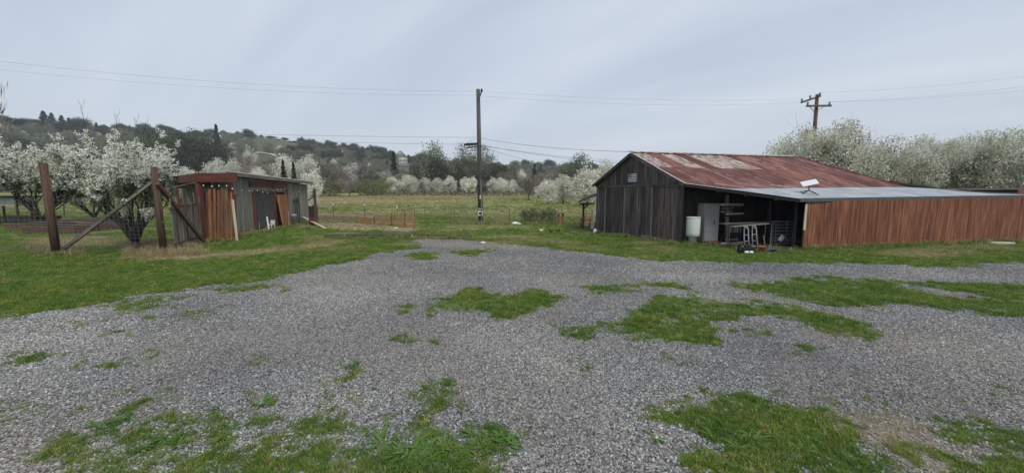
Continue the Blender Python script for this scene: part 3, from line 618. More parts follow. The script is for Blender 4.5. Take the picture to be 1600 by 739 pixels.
def build_tall_grass():
    pts = []
    for (u0, v0), (u1, v1), n, j in (((1255, 389.5), (1600, 377), 420, 2.2), ((1600, 377), (1700, 373), 90, 2), ((931, 364.5), (1062, 383), 170, 1.5), ((1062, 382), (1245, 391), 60, 2.5), ((372, 372), (480, 349), 130, 2), ((320, 379), (372, 377), 60, 1.5), ((84, 399), (96, 399), 26, 2), ((248, 395), (320, 381), 90, 2), ((738, 349.5), (766, 349.5), 60, 1), ((497, 347), (915, 350), 420, 1.5), ((840, 347), (872, 349), 60, 2), ((508, 372.5), (735, 373), 150, 1)):
        for f in NR.rand(n): pts.append(G(u0+(u1-u0)*f, v0+(v1-v0)*f+abs(NR.normal(0, j))*.6-.3))
    n = len(pts); s = NR.uniform(1.1, 2.8, n); P = np.array(pts)
    scatter('tall_grass', 'taller unmown grass along walls, posts and fences', P, [proto('tuft', tuft_mesh(RNG, 14, .09, .05, .007), M['blade']) for _ in range(3)], NR.randint(0, 3, n), np.stack([np.zeros(n), np.zeros(n), NR.uniform(0, 6.28, n)], 1), np.stack([s, s, s], 1), NR.rand(n)**2*.8)
build_tall_grass()
def build_straw():
    pts = []
    for poly, n in (([(205, 380), (300, 380), (330, 398), (240, 404), (190, 398)], 420), ([(700, 344), (800, 344), (800, 352), (700, 352)], 160), ([(40, 388), (130, 388), (130, 400), (50, 400)], 120), ([(350, 360), (430, 352), (420, 362), (360, 376)], 60), ([(500, 330), (650, 340), (650, 352), (500, 344)], 240)):
        a = np.array(poly); k = 0
        while k < n:
            u = NR.uniform(a[:, 0].min(), a[:, 0].max()); v = NR.uniform(a[:, 1].min(), a[:, 1].max())
            if inpoly(np.array([u]), np.array([v]), poly)[0]: pts.append(G(u, v)); k += 1
    n = len(pts); s = NR.uniform(1.2, 3.6, n)
    scatter('dry_grass', 'tall dry straw coloured grass around the fence foot', np.array(pts), [proto('straw', tuft_mesh(RNG, 16, .1, .05, .004), M['straw']) for _ in range(3)], NR.randint(0, 3, n), np.stack([np.zeros(n), np.zeros(n), NR.uniform(0, 6.28, n)], 1), np.stack([s*.7, s*.7, s], 1))
build_straw()
# ---------------------------------------------------------------- barn
def build_barn():
    A = G(931, 363); B = G(1062, 381); C = G(1253, 388); Dr = G(1602, 375); Dr = C+(Dr-C)*1.25
    for p in (A, B, C, Dr): p.z = 0
    d = Vector((.965, .26, 0)).normalized(); ab = (B-A); Lg = ab.length; ab.normalize(); nb = Vector((ab.y, -ab.x, 0)); 
    if nb.dot(Vector((0, 0, 0))-A) < 0: nb = -nb
    root = thing('barn', 'old dark wooden barn with rusted metal roof and red brown side wall', 'barn', A)
    P = onplane(988, 239, A, nb); tp = (P-A).dot(ab)/Lg
    zA = at(931, 288, A.y).z; zB = at(1066, 287, B.y).z
    top = lambda t: lerp(zA, P.z, t/tp)-.06 if t < tp else lerp(P.z, zB, (t-tp)/(1-tp))-.06
    zr = 2.58
    # gable: dark sheathing behind separate boards
    g = MB(); n0 = -nb*.06
    poly = [A+n0, B+n0, B+n0+Vector((0, 0, zB-.1)), A+n0+ab*Lg*tp+Vector((0, 0, P.z-.1)), A+n0+Vector((0, 0, zA-.1))]
    back = [p-nb*.05 for p in poly]
    g.add(poly+back, [(0, 1, 2, 3, 4), (9, 8, 7, 6, 5)]+[(i, i+5, (i+1) % 5+5, (i+1) % 5) for i in range(5)], [(0, 0, 0)]*10)
    gw = g.build('gable_wall', M['barn_in'], root)
    def boards(p0, p1, n, zb, zt, m, parent, out, thick=.024, name='board', jit=.02, lean=0.0):
        """upright boards side by side from p0 to p1, each its own mesh"""
        L = (p1-p0).length; e = (p1-p0).normalized(); ws = [RNG.uniform(.75, 1.3) for _ in range(n)]; s = sum(ws); t = 0
        for wv in ws:
            t0 = t; t += wv/s; a = t0+.002/L; b = t-.002/L
            o = out*(RNG.uniform(-.007, .009)); q = []; gr = []
            off = RNG.uniform(0, 30); ln = e*RNG.uniform(-lean, lean)
            zb_a, zb_b = zb(a)+RNG.uniform(-jit, jit), zb(b)+RNG.uniform(-jit, jit)
            for k, (za_, zb_2, sh) in enumerate(((zb_a, zb_b, Vector((0, 0, 0))), (zt(a), zt(b), ln))):
                for tt, zz, th in ((a, za_, 0), (b, zb_2, 0), (b, zb_2, thick), (a, za_, thick)):
                    q.append(p0+e*L*tt+out*th+o+sh+Vector((0, 0, zz))); gr.append((zz, tt*L+off, th))
            MB().hexa(q, gr).build(name, m[RNG.random() < .4] if isinstance(m, tuple) else m, parent)
    boards(A, B, 24, lambda t: .0, lambda t: zr-.02, (M['barn'], M['barnb']), gw, nb, jit=.05)
    boards(A, B, 26, lambda t: zr+.015, lambda t: max(top(t), zr+.05), (M['barn'], M['barnb']), gw, nb)
    MB().bar(A+nb*.06+Vector((0, 0, zr)), B+nb*.06+Vector((0, 0, zr)), .09, .05, side=Vector((0, 0, 1))).build('door_rail', M['barn'], gw)
    # sliding doors stand proud of the wall
    for a, b, n in ((.15, .40, 4), (.405, .71, 5)):
        p0 = A+ab*Lg*a+nb*.05; p1 = A+ab*Lg*b+nb*.05
        dm = MB().hexa([p0-nb*.02+Vector((0, 0, .1)), p1-nb*.02+Vector((0, 0, .1)), p1+Vector((0, 0, .1)), p0+Vector((0, 0, .1)), p0-nb*.02+Vector((0, 0, zr-.08)), p1-nb*.02+Vector((0, 0, zr-.08)), p1+Vector((0, 0, zr-.08)), p0+Vector((0, 0, zr-.08))], [(0, 0, 0)]*8).build('barn_door', M['barn_in'], root, label='sliding plank door in the gable')
        boards(p0+nb*.002, p1+nb*.002, n, lambda t: .07, lambda t: zr-.06, (M['barn'], M['barnb']), dm, nb, thick=.03, jit=.03)
    # cover strips and pale stones along the gable foot
    for t in (.145, .40, .72):
        p = A+ab*Lg*t+nb*.075; MB().bar(p, p+Vector((0, 0, zr-.07)), .09, .03, side=ab).build('batten', M['greywood'], root)
    p = A+ab*Lg*.62+nb*.12; MB().bar(p+Vector((0, 0, .1)), p+ab*1.1+Vector((0, 0, .07)), .2, .05, side=Vector((0, 0, 1))).build('sill_board', M['greywood'], root)
    # roof corners
    R = at(1245, 246, P.y+2.8); E0 = at(1070, 287, B.y); E1 = at(1415, 293, 20.7); P2 = P+nb*.14; A2 = at(928, 289, A.y)+nb*.1
    back_off = d*15.5; Bk = A2+back_off; Bk.z = 2.55; Bl = A2
    C0 = at(1250, 311, C.y-.25); D1 = at(1600, 305.5, 19.4); D1 = C0+(D1-C0)*1.22
    t0 = (1137-1070)/(1250-1070)*1.0
    lo, hi = 0, 1
    for _ in range(40):
        mid = (lo+hi)/2; q = lerp(E0, C0, mid); u = proj(q.x, q.y, q.z)[0]
        if u < 1137: lo = mid
        else: hi = mid
    F0 = lerp(E0, C0, lo)
    E2 = at(1600, 304.6, 23.35); E2 = E1+(E2-E1)*1.15
    def deck(name, pts, m, parent, th=.05):
        q = [Vector(p) for p in pts]; n = (q[1]-q[0]).cross(q[2]-q[0]).normalized()
        if n.z < 0: n = -n
        g = MB(); k = len(q); low = [p-n*.03 for p in q]; lo2 = [p-n*(.03+th) for p in q]
        g.add(low+lo2, [tuple(range(k)), tuple(reversed(range(k, 2*k)))]+[(i, i+k, (i+1) % k+k, (i+1) % k) for i in range(k)], [(p.x, p.y, p.z) for p in low+lo2])
        return g.build(name, m, parent)
    def sheets(parent, a, b, c, e, ncol, nrow, mats, ribs=9, name='roof_sheet', lip=.012):
        """corrugated sheets laid over the bilinear patch a-b (top edge) to e-c (bottom edge)"""
        n = (b-a).cross(e-a).normalized()
        if n.z < 0: n = -n
        pt = lambda u, v: lerp(lerp(a, b, u), lerp(e, c, u), v)
        for r in range(nrow):
            for k in range(ncol):
                u0, u1 = k/ncol, (k+1)/ncol+.006; v0 = r/nrow; v1 = (r+1)/nrow+(.012 if r < nrow-1 else 0); V = []; gr = []; Fc = []
                nu = ribs*2; jit = RNG.uniform(-.008, .01); sk = RNG.uniform(-.006, .006)
                for j, v in enumerate((v0, v1)):
                    for i in range(nu+1):
                        uu = u0+(u1-u0)*i/nu; p = pt(min(uu, 1.0), min(1, v+(sk+jit if (j and r == nrow-1) else 0)*1.0) if v < 1 else v)
                        if j and r == nrow-1: p = p+(pt(uu if uu < 1 else 1, 1)-pt(uu if uu < 1 else 1, .95)).normalized()*RNG.uniform(.0, .02)
                        V.append(p+n*(lip*(i % 2)+.012*(nrow-r)+.004*(k % 2))); gr.append((v*3+k*7.3, i/nu, r))
                for i in range(nu): Fc.append((i, i+1, nu+2+i, nu+1+i))
                mm = mats(k, r); g = MB(); g.add(V, Fc, gr); o = g.build(name, mm, parent)
    rf = deck('main_roof', [P2, R, E1, E0], M['barn_in'], root)
    def pick(k, r):
        if r == 0: return M['worn'] if k in (0, 2, 4, 5, 6) else (M['tanrust'] if k in (8, 11) else M['rust'])
        return M['tanrust'] if k in (3,) else M['rust']
    sheets(rf, P2, R, E1, E0, 14, 2, pick)
    r2 = deck('upper_lean_to_roof', [E0, E1, F0], M['barn_in'], root)
    sheets(r2, E0, E1+Vector((0, 0, .0)), lerp(E1, F0, .02), F0, 9, 1, lambda k, r: M['tanrust'] if k in (2, 3, 5, 6) else M['rust'], lip=.01)
    r3 = deck('grey_lean_to_roof', [F0, E1, E2, D1, C0], M['barn_in'], root)
    sheets(r3, F0, E1, lerp(C0, D1, .62), C0, 9, 1, lambda k, r: M['galv'], lip=.014)
    sheets(r3, E1, E2, D1, lerp(C0, D1, .62), 7, 1, lambda k, r: M['galv'], lip=.014)
    deck('rear_roof', [P2, Bl, Bk, R], M['rust'], root); deck('hip_roof', [R, Bk, E1], M['rust'], root)
    # ridge, verge and eave trim
    MB().bar(P2+Vector((0, 0, .05)), R+Vector((0, 0, .05)), .3, .03, side=Vector((.26, -.965, -.25))).build('ridge_cap', M['worn'], root)
    MB().bar(R+Vector((0, 0, .04)), E1+Vector((0, 0, .04)), .16, .03).build('hip_cap', M['tanrust'], root)
    for a, b in ((P2, E0), (P2, A2)): MB().bar(a-Vector((0, 0, .07)), b-Vector((0, 0, .07)), .035, .13).build('verge_board', M['barn'], root)
    MB().bar(E0-Vector((0, 0, .09)), C0-Vector((0, 0, .1)), .04, .05).build('verge_board', M['dark'], root)  # lean-to edge strip: black colour painted in for the shade under the thin roof
    MB().bar(C0-Vector((0, 0, .045)), D1-Vector((0, 0, .045)), .14, .03, side=Vector((0, 0, 1))).build('fascia', M['fascia'], root)
    # walls under the lean-to
    Be = B+d*16; s = MB(); nn = Vector((d.y, -d.x, 0))
    B_, Be = B-nn*.62, Be-nn*.62
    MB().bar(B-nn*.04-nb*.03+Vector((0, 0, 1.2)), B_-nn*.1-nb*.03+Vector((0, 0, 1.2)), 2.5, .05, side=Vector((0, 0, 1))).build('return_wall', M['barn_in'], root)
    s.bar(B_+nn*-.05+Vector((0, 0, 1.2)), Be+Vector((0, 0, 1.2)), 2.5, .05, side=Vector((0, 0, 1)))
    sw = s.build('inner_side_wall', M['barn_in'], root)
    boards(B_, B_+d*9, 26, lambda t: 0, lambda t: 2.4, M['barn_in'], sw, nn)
    # red wall
    e = (Dr-C).normalized(); no = Vector((e.y, -e.x, 0)); zt = lambda t: lerp(C0.z, D1.z, t)-.075
    q = MB(); b0 = C-no*.04; b1 = Dr-no*.04
    q.bar(b0+Vector((0, 0, .95)), b1+Vector((0, 0, .95)), 1.78, .04, side=Vector((0, 0, 1)))
    rw = q.build('side_wall', M['barn_in'], root)
    boards(C, Dr, 66, lambda t: .0, zt, (M['red'], M['red2']), rw, no, thick=.022, lean=.004)
    MB().bar(C+no*.03+Vector((0, 0, .75)), C+no*.03+Vector((0, 0, 1.8)), .1, .03, side=e).build('corner_batten', M['palewood'], root)
    # far ends
    MB().bar(Dr-no*.04+Vector((0, 0, .9)), Dr-no*5+Vector((0, 0, .9)), 1.75, .04, side=Vector((0, 0, 1))).build('end_wall', M['barn_in'], root)
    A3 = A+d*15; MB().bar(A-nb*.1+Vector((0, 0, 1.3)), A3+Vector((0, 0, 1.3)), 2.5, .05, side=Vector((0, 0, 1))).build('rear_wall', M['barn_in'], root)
    # posts carrying the lean-to, a rail and rafters
    ze = lambda q: E0.z+(C0.z-E0.z)*max(0, min(1, (q.x-E0.x)/(C0.x-E0.x)))
    for u, v, u2, r, m in ((1136, 379, 1136, .12, 'greywood'), (1201, 381, 1204, .09, 'barn_in'), (1240, 386.5, 1246, .08, 'dark')):
        p = G(u, v); p.z = 0; tpx = at(u2, 300, p.y); q_ = Vector((tpx.x, p.y, ze(p)-.12)); MB().bar(p, q_, r, r, side=Vector((1, 0, 0))).build('post', M[m], root)
    for t in (.3, .55, .8):
        a = lerp(E0, C0, t)+Vector((0, 0, -.15)); MB().bar(a, a+d*5+Vector((0, 0, .0)), .05, .1).build('rafter', M['barn_in'], root)
    # beyond the hip: dark plank parapet and low sheds at the rear
    a = at(1386, 284.5, 23.5); b = at(1476, 298, 23.5); 
    MB().bar(a, b, .12, .6, side=Vector((0, 0, 1))).build('rear_eave', M['barn_in'], root)
    # --- things on and under it
    f = thing('wall_flag', 'small faded grey and white striped flag panel on the barn gable', 'flag', onplane(988, 278, A+nb*.05, nb))
    fc = onplane(988, 278, A+nb*.07, nb); up = Vector((0, 0, 1)); W_, H_ = .56, .4
    MB().bar(fc-ab*W_/2, fc+ab*W_/2, H_, .02, side=up).build('panel', M['flagw'], f)
    for i in range(4):
        zz = fc+up*(H_/2-H_*(i*2+1.5)/9); x0 = -W_/2*.05 if i < 2 else -W_/2
        MB().bar(zz+ab*x0+nb*.012, zz+ab*W_/2*.98+nb*.012, H_/9.5, .006, side=up).build('stripe', M['flagd'], f)
    c0 = fc-ab*W_*.28+up*H_*.25; MB().bar(c0-ab*W_*.2+nb*.013, c0+ab*W_*.2+nb*.013, H_*.48, .006, side=up).build('canton', M['flagd'], f)
    # dish
    n = (D1-C0).cross(F0-C0).normalized(); n = n if n.z > 0 else -n
    base = onplane(1263, 303.5, C0, n)+n*.03
    t = thing('satellite_dish', 'flat white satellite internet dish on a dark four legged stand on the grey roof', 'dish', base)
    s_ = base.y/600; hgt = 15*s_
    MB().tube([base+Vector((0, 0, .1)), base+Vector((0, 0, hgt))], .022, 8).build('mast', M['dark'], t)
    for dx, dy in ((-13, -.12), (10, -.2), (-7, .22), (15, .15)):
        q0 = base+Vector((0, 0, .13)); q1 = base+Vector((dx*s_, dy, 0)); q1.z = (C0.z+((q1-C0).dot(Vector((-n.x/n.z, -n.y/n.z, 0)))))+.03
        MB().bar(q0, q1, .035, .03).build('leg', M['dark'], t)
    pc = base+Vector((0, 0, hgt+.03)); ax = Vector((.93, -.25, .22)).normalized(); ay = Vector((.05, .62, .5)); ay = (ay-ax*ay.dot(ax)).normalized()
    MB().bar(pc-ax*.29, pc+ax*.29, .3, .03, side=ay).build('panel', M['dish'], t)
    # cabinet
    cf = G(1099, 379.5); cf.z = 0; wv, dp, hh = .68, .5, at(1099, 318, cf.y).z
    t = thing('metal_cabinet', 'tall grey metal cabinet with a beige side standing under the lean-to edge', 'cabinet', cf)
    fr = Vector((d.x, d.y*.4, 0)).normalized(); sd = Vector((-fr.y-.1, fr.x, 0)).normalized()
    def slab(o, x0, x1, y0, y1, z0, z1): return [o+fr*x+sd*y+Vector((0, 0, z)) for z in (z0, z1) for x, y in ((x0, y0), (x1, y0), (x1, y1), (x0, y1))]
    MB().hexa(slab(cf, .012, wv, 0, dp, .06, hh), [(0, 0, 0)]*8).build('cabinet_body', M['greymet'], t)
    MB().hexa(slab(cf, 0, .01, .0, dp, .05, hh-.005), [(0, 0, 0)]*8).build('side_panel', M['beige'], t, label='beige painted side panel')
    MB().hexa(slab(cf, .03, wv-.02, -.02, -.002, .1, hh-.03), [(0, 0, 0)]*8).build('cabinet_door', M['greymet'], t)
    MB().hexa(slab(cf, wv*.62, wv*.66, -.05, -.022, hh*.48, hh*.58), [(0, 0, 0)]*8).build('handle', M['dark'], t)
    MB().hexa(slab(cf, .05, wv-.05, .05, dp-.05, 0, .058), [(0, 0, 0)]*8).build('plinth', M['dark'], t)
    # drum on bucket
    bk = G(1081.5, 381); bk.z = 0; s_ = bk.y/600
    t = thing('bucket', 'small white bucket standing under the pale plastic drum', 'bucket', bk)
    MB().lathe(bk, [(5.0*s_, 0), (5.6*s_, 10.5*s_), (5.95*s_, 10.6*s_), (5.95*s_, 11.6*s_), (5.4*s_, 11.7*s_)], 20).build('bucket_body', M['white'], t, smooth=True)
    MB().tube([bk+Vector((5.9*s_*math.cos(a), -.02-5.9*s_*abs(math.sin(a))*.9, (8-3*math.sin(a))*s_)) for a in np.linspace(0, math.pi, 9)], .004, 5).build('handle', M['steel'], t)
    dz = 11.9*s_; t = thing('plastic_drum', 'large cloudy white plastic drum resting on a bucket by the barn wall', 'drum', bk+Vector((0, 0, dz)))
    MB().lathe(bk+Vector((0, 0, dz)), [(8.6*s_, 0), (9.8*s_, 1.0*s_), (10.2*s_, 6*s_), (10.3*s_, 26*s_), (9.9*s_, 28.2*s_), (9.2*s_, 28.5*s_)], 28).build('drum_body', M['plastic'], t, smooth=True)
    MB().lathe(bk+Vector((0, 0, dz+28.5*s_)), [(9.9*s_, 0), (10.5*s_, .3*s_), (10.5*s_, 1.7*s_), (9.9*s_, 2.0*s_), (9.2*s_, 1.5*s_)], 28).build('rim', M['plastic'], t, smooth=True)
    # lumber rack on the first post
    pz = G(1136, 379); Yp = pz.y-.12
    rk = [((1128, 320), (1160, 319), 3.2), ((1130, 326), (1144, 326.5), 3.2), ((1128.5, 331), (1142, 331), 3), ((1136, 334.5), (1160, 335.5), 2.4), ((1144, 323), (1158, 322), 2)]
    for i, (a, b, hpx) in enumerate(rk):
        p = at(*a, Yp); q = at(*b, Yp+.5); q.z = p.z; 
        lab = ['longest pale plank racked across the lean-to post', 'short pale plank end racked below the top plank', 'short brownish plank end in the middle of the rack', 'lowest plank lying across the lean-to post', 'thin plank lying just under the top racked plank'][i]
        tag(MB().bar(p, q, hpx*Yp/600, .14, side=Vector((0, 0, 1))).build('plank', M['palewood'] if i in (0, 3) else M['greywood'], None), lab, 'plank', 'planks racked on the lean-to post')
    t = thing('rack_bracket', 'dark bracket arms on the post holding the racked planks', 'bracket', at(1139, 338, Yp))
    for v in (322.5, 337.5): MB().bar(at(1131, v, Yp-.12), at(1150, v, Yp+.4), .05, .05).build('arm', M['barn_in'], t)
    # long table top on trestles
    p = G(1150, 391); Yt = p.y
    t = thing('work_table', 'long pale work top on thin legs under the lean-to', 'table', Vector((p.x, p.y, 0)))
    ta = at(1128, 350, Yt+.9); tb = at(1222, 348, Yt+1.6); tb.z = ta.z+.04; MB().bar(ta, tb, .36, .04, side=Vector((-.2, .95, 0))).build('tabletop', M['barn'], t)
    ta2 = at(1144, 354, Yt+.3); tb2 = at(1200, 349.5, Yt+.9); MB().bar(ta2, tb2, .16, .035, side=Vector((-.2, .95, 0))).build('upper_board', M['greywood'], t)
    for u in (1140, 1212):
        for dy in (.75, 1.2):
            q = at(u, 352, Yt+dy+(u-1128)*.007); MB().bar(Vector((q.x, q.y, 0)), Vector((q.x, q.y, ta.z-.02)), .045, .045).build('leg', M['barn'], t)
    # two hand trucks
    for k, (u0, u1, v1, nm) in enumerate(((1161.5, 1166, 391, 'left'), (1174, 1178.5, 390, 'right'))):
        b = G((u0+u1)/2+3, v1); b.z = 0; s_ = b.y/600
        t = thing('hand_truck', ['upright steel hand truck with bent handle, beside the planks under the lean-to', 'upright steel hand truck next to the orange bucket under the lean-to'][k], 'hand truck', b, 'hand trucks under the lean-to')
        for du in (-3.6, 3.6):
            x = du*s_; h = 37*s_
            pts = [b+Vector((x, 0, .16)), b+Vector((x*.98, .08, h*.5)), b+Vector((x*.95, .13, h*.88)), b+Vector((x*.7, .16, h*.97)), b+Vector((0, .17, h))]
            MB().tube(pts, .02, 8).build('side_rail', M['steel'], t, smooth=True)
        for z in (.35, .6, .85): MB().bar(b+Vector((-3.6*s_, .05+z*.06, z)), b+Vector((3.6*s_, .05+z*.06, z)), .03, .012, side=Vector((0, 0, 1))).build('cross_bar', M['steel'], t)
        MB().box(b+Vector((0, -.12, .025)), (.34, .22, .012)).build('toe_plate', M['steel'], t)
        for sx in (-1, 1):
            wp = b+Vector((sx*.19, .12, .12)); wb = MB(); wb.tube([wp-Vector((.025, 0, 0)), wp+Vector((.025, 0, 0))], .12, 16).build('wheel', M['dark'], t)
        MB().tube([b+Vector((-.2, .12, .12)), b+Vector((.2, .12, .12))], .012, 6).build('axle', M['steel'], t)
    # engine-like dark machine with two white caps at the hand trucks' foot: a small tiller
    b = G(1169, 397); b.z = 0; s_ = b.y/600
    t = thing('garden_machine', 'low black wheeled garden machine with two white caps in front of the hand trucks', 'machine', b)
    MB().box(b+Vector((0, .12, .16)), (.42, .3, .14)).build('housing', M['dark'], t)
    MB().lathe(b+Vector((.02, .12, .23)), [(.11, 0), (.11, .08), (.07, .11)], 14).build('engine_cover', M['dark'], t)
    for x in (-.17, .0): MB().tube([b+Vector((x, -.06, .075)), b+Vector((x+.13, -.06, .075))], .05, 12).build('cap', M['white'], t)
    for x in (-.24, .24):
        wp = b+Vector((x, .14, .11)); MB().tube([wp-Vector((.03, 0, 0)), wp+Vector((.03, 0, 0))], .11, 14).build('wheel', M['dark'], t)
    MB().tube([b+Vector((-.1, .25, .2)), b+Vector((-.12, .5, .42)), b+Vector((-.1, .62, .55))], .014, 6).build('handlebar', M['dark'], t)
    # orange bucket, blue sheet, wire shelf, tag, bricks, low planks
    b = G(1190, 394); b.z = 0; s_ = b.y/600
    t = thing('orange_bucket', 'orange plastic bucket on the ground beside the hand trucks', 'bucket', b)
    MB().lathe(b, [(4.4*s_, 0), (5.1*s_, 8.5*s_), (5.4*s_, 8.6*s_), (5.4*s_, 9.4*s_), (4.9*s_, 9.4*s_), (4.3*s_, 1.2*s_)], 18).build('bucket_body', M['orangepl'], t, smooth=True)
    MB().tube([b+Vector((5.3*s_*math.cos(a), -.03, (9-4*math.sin(a))*s_)) for a in np.linspace(0, math.pi, 8)], .004, 5).build('handle', M['steel'], t)
    b = G(1207, 393); V = []; Fc = []
    for j in range(5):
        for i in range(9):
            V.append(Vector((b.x-.35+.09*i, b.y-.12+.09*j, .04+.1*abs(math.sin(i*1.7+j*2.1))*(1-abs(i-4)/5))))
    for j in range(4):
        for i in range(8): Fc.append((j*9+i, j*9+i+1, j*9+i+10, j*9+i+9))
    low = [Vector((v.x, v.y, 0)) for v in V]; g = MB(); g.add(V, Fc, [(0, 0, 0)]*len(V)); g.add(low, [tuple(reversed(f)) for f in Fc], [(0, 0, 0)]*len(V))
    tag(g.build('tarpaulin', M['bluetarp'], None), 'crumpled dark blue tarpaulin at the foot of the wire shelf', 'tarpaulin')
    a = at(1204, 378, 16.3); b = at(1238, 378, 16.3); zz0 = at(1204, 381, 16.3).z; zz1 = at(1204, 346, 16.3).z
    t = thing('wire_shelf', 'dark wire mesh shelf unit under the lean-to roof', 'shelf', Vector((a.x, a.y, 0)))
    for u in (0, 1):
        for dy in (0, .4):
            q = lerp(a, b, u)+Vector((0, dy, 0)); q.z = 0; MB().tube([q, Vector((q.x, q.y, zz1))], .018, 6).build('upright', M['steel'], t)
    for i in range(8):
        z = lerp(zz0, zz1, i/7); g = MB(); g.tube([Vector((a.x, a.y, z)), Vector((b.x, a.y, z))], .011, 5); g.build('rail', M['steel'], t)
    for i in range(1, 9):
        q = lerp(a, b, i/9); MB().tube([Vector((q.x, a.y+.012, zz0)), Vector((q.x, a.y+.012, zz1))], .005, 4).build('bar', M['wire'], t)
    for z in (zz0+.1, (zz0+zz1)/2): MB().box(Vector(((a.x+b.x)/2, a.y+.22, z)), ((b.x-a.x), .38, .02)).build('shelf_board', M['barn_in'], t)
    pc = at(1221, 372, a.y-.04); pm = MB(); ax = Vector((.55, 0, .83)); pm.bar(pc-ax*.13, pc+ax*.13, .19, .008, side=Vector((.83, 0, -.55)))
    tag(pm.build('paper_sign', M['flagw'], None), 'blank white card hanging tilted on the wire shelf', 'card')
    for i, (u, v, rz) in enumerate(((1109, 380.5, .3), (1115, 381, -.2), (1120, 380.5, .5), (1114.5, 379, 0))):
        b = G(u, v); tag(MB().box(Vector((b.x, b.y, .05)), (.2, .1, .09), rz).build('brick', M['brick'], None), ['red brick lying directly before the cabinet door', 'red brick in the middle of the bricks by the cabinet', 'red brick lying nearest the lean-to post', 'red brick lying behind the others by the cabinet'][i], 'brick', 'loose red bricks by the cabinet')
    for i, (a_, b_) in enumerate((((1127, 383), (1156, 385.5)), ((1140, 386), (1160, 384)), ((1132, 381), (1152, 381.5)))):
        a = G(*a_); b = G(*b_); z = .09+.05*i
        tag(MB().bar(Vector((a.x, a.y, z)), Vector((b.x, b.y, z+.02)), .16, .045, side=Vector((-.2, .95, 0))).build('plank', M['palewood'] if i == 0 else M['greywood'], None), ['pale plank at the bottom of the low pile under the lean-to', 'grey plank laid across the low pile under the lean-to', 'topmost plank of the low pile under the lean-to'][i], 'plank', 'low pile of planks under the lean-to')
    b = G(1140, 384.5); b.z = 0
    t = thing('timber_blocks', 'two short timber bearers under the low plank pile', 'timber', b)
    for du in (-.25, .25): MB().box(b+Vector((du, .1, .03)), (.1, .5, .06)).build('bearer', M['greywood'], t)
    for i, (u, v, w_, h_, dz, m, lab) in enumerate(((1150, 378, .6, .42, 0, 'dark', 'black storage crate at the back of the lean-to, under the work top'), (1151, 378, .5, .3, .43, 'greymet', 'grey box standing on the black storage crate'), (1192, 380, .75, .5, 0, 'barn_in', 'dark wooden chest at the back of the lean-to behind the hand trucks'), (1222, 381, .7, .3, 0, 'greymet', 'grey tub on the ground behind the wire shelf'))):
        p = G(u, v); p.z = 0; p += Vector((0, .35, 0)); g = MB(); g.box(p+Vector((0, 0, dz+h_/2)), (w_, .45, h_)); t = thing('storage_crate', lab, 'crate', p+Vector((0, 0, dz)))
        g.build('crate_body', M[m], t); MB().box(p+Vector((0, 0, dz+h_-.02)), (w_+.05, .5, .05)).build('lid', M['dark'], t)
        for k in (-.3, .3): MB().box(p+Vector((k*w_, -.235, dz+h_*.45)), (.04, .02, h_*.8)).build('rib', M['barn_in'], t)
    # long poles and a leaning bar inside
    for i, (a_, b_, dy) in enumerate((((1125, 378), (1138, 352), .3), ((1184, 392), (1183, 367), .2), ((1196, 392), (1193, 368), .3), ((1199, 383), (1203, 368), .5))):
        a = G(*a_); a.z = 0; b = at(*b_, a.y+dy)
        tag(MB().tube([a, b], .02, 6).build('leaning_pole', M['greywood'], None), ['thick wooden handle leaning against the lean-to post', 'thin tool handle leaning behind the orange bucket', 'thin tool handle leaning left of the wire shelf', 'short tool handle leaning against the dark middle post'][i], 'tool handle', 'tool handles leaning under the lean-to')
    b = G(1562, 381); b.z = 0
    g = MB(); pts = [b+Vector((.62*math.cos(a)*(1+.08*math.sin(3*a)), .3*math.sin(a)*(1+.1*math.cos(2*a)), 0)) for a in np.linspace(0, 2*math.pi, 15)[:-1]]
    up = [p+Vector((0, 0, .07)) for p in pts]; k = len(pts); g.add(pts+up, [tuple(range(k, 2*k))]+[(i, (i+1) % k, (i+1) % k+k, i+k) for i in range(k)], [(p.x, p.y, 0) for p in pts+up])
    tag(g.build('stone_slab', M['conc'], None), 'flat pale stone slab in the grass before the red wall', 'slab')
    # porch on the left flank
    Yq = A.y+1.2
    t = thing('porch', 'small open porch with dark roof on the left flank of the barn', 'porch', G(911, 358))
    pa = at(903, 315, Yq+.2); pb = at(934, 303, A.y+.3)
    pc = at(915, 306.5, Yq+2.6); pd_ = at(936, 300, A.y+3)
    pts = [pa, pb, pd_, pc]; g = MB(); g.add(pts+[p-Vector((0, 0, .08)) for p in pts], [(0, 1, 2, 3), (7, 6, 5, 4), (0, 4, 5, 1), (1, 5, 6, 2), (2, 6, 7, 3), (3, 7, 4, 0)], [(0, 0, 0)]*8); g.build('porch_roof', M['barn_in'], t)
    f0 = G(911, 358); f0.z = 0; MB().bar(f0, Vector((f0.x, f0.y, at(911, 317, f0.y).z)), .12, .12, side=Vector((1, 0, 0))).build('post', M['post'], t)
    MB().bar(at(905, 318.5, f0.y), at(930, 318, f0.y), .1, .08, side=Vector((0, 0, 1))).build('beam', M['greywood'], t)
    MB().bar(at(912, 327, f0.y), at(919, 319.5, f0.y), .06, .06).build('brace', M['post'], t)
    # table under the porch
    b = G(918, 356); b.z = 0; s_ = b.y/600
    t = thing('picnic_table', 'orange brown wooden picnic table under the porch', 'picnic table', b)
    MB().box(b+Vector((0, .3, 14.5*s_)), (20*s_, .75, .05)).build('tabletop', M['orange'], t)
    for y in (-.25, .85): MB().box(b+Vector((-2*s_, y, 9*s_)), (22*s_, .25, .045)).build('bench', M['orange'], t)
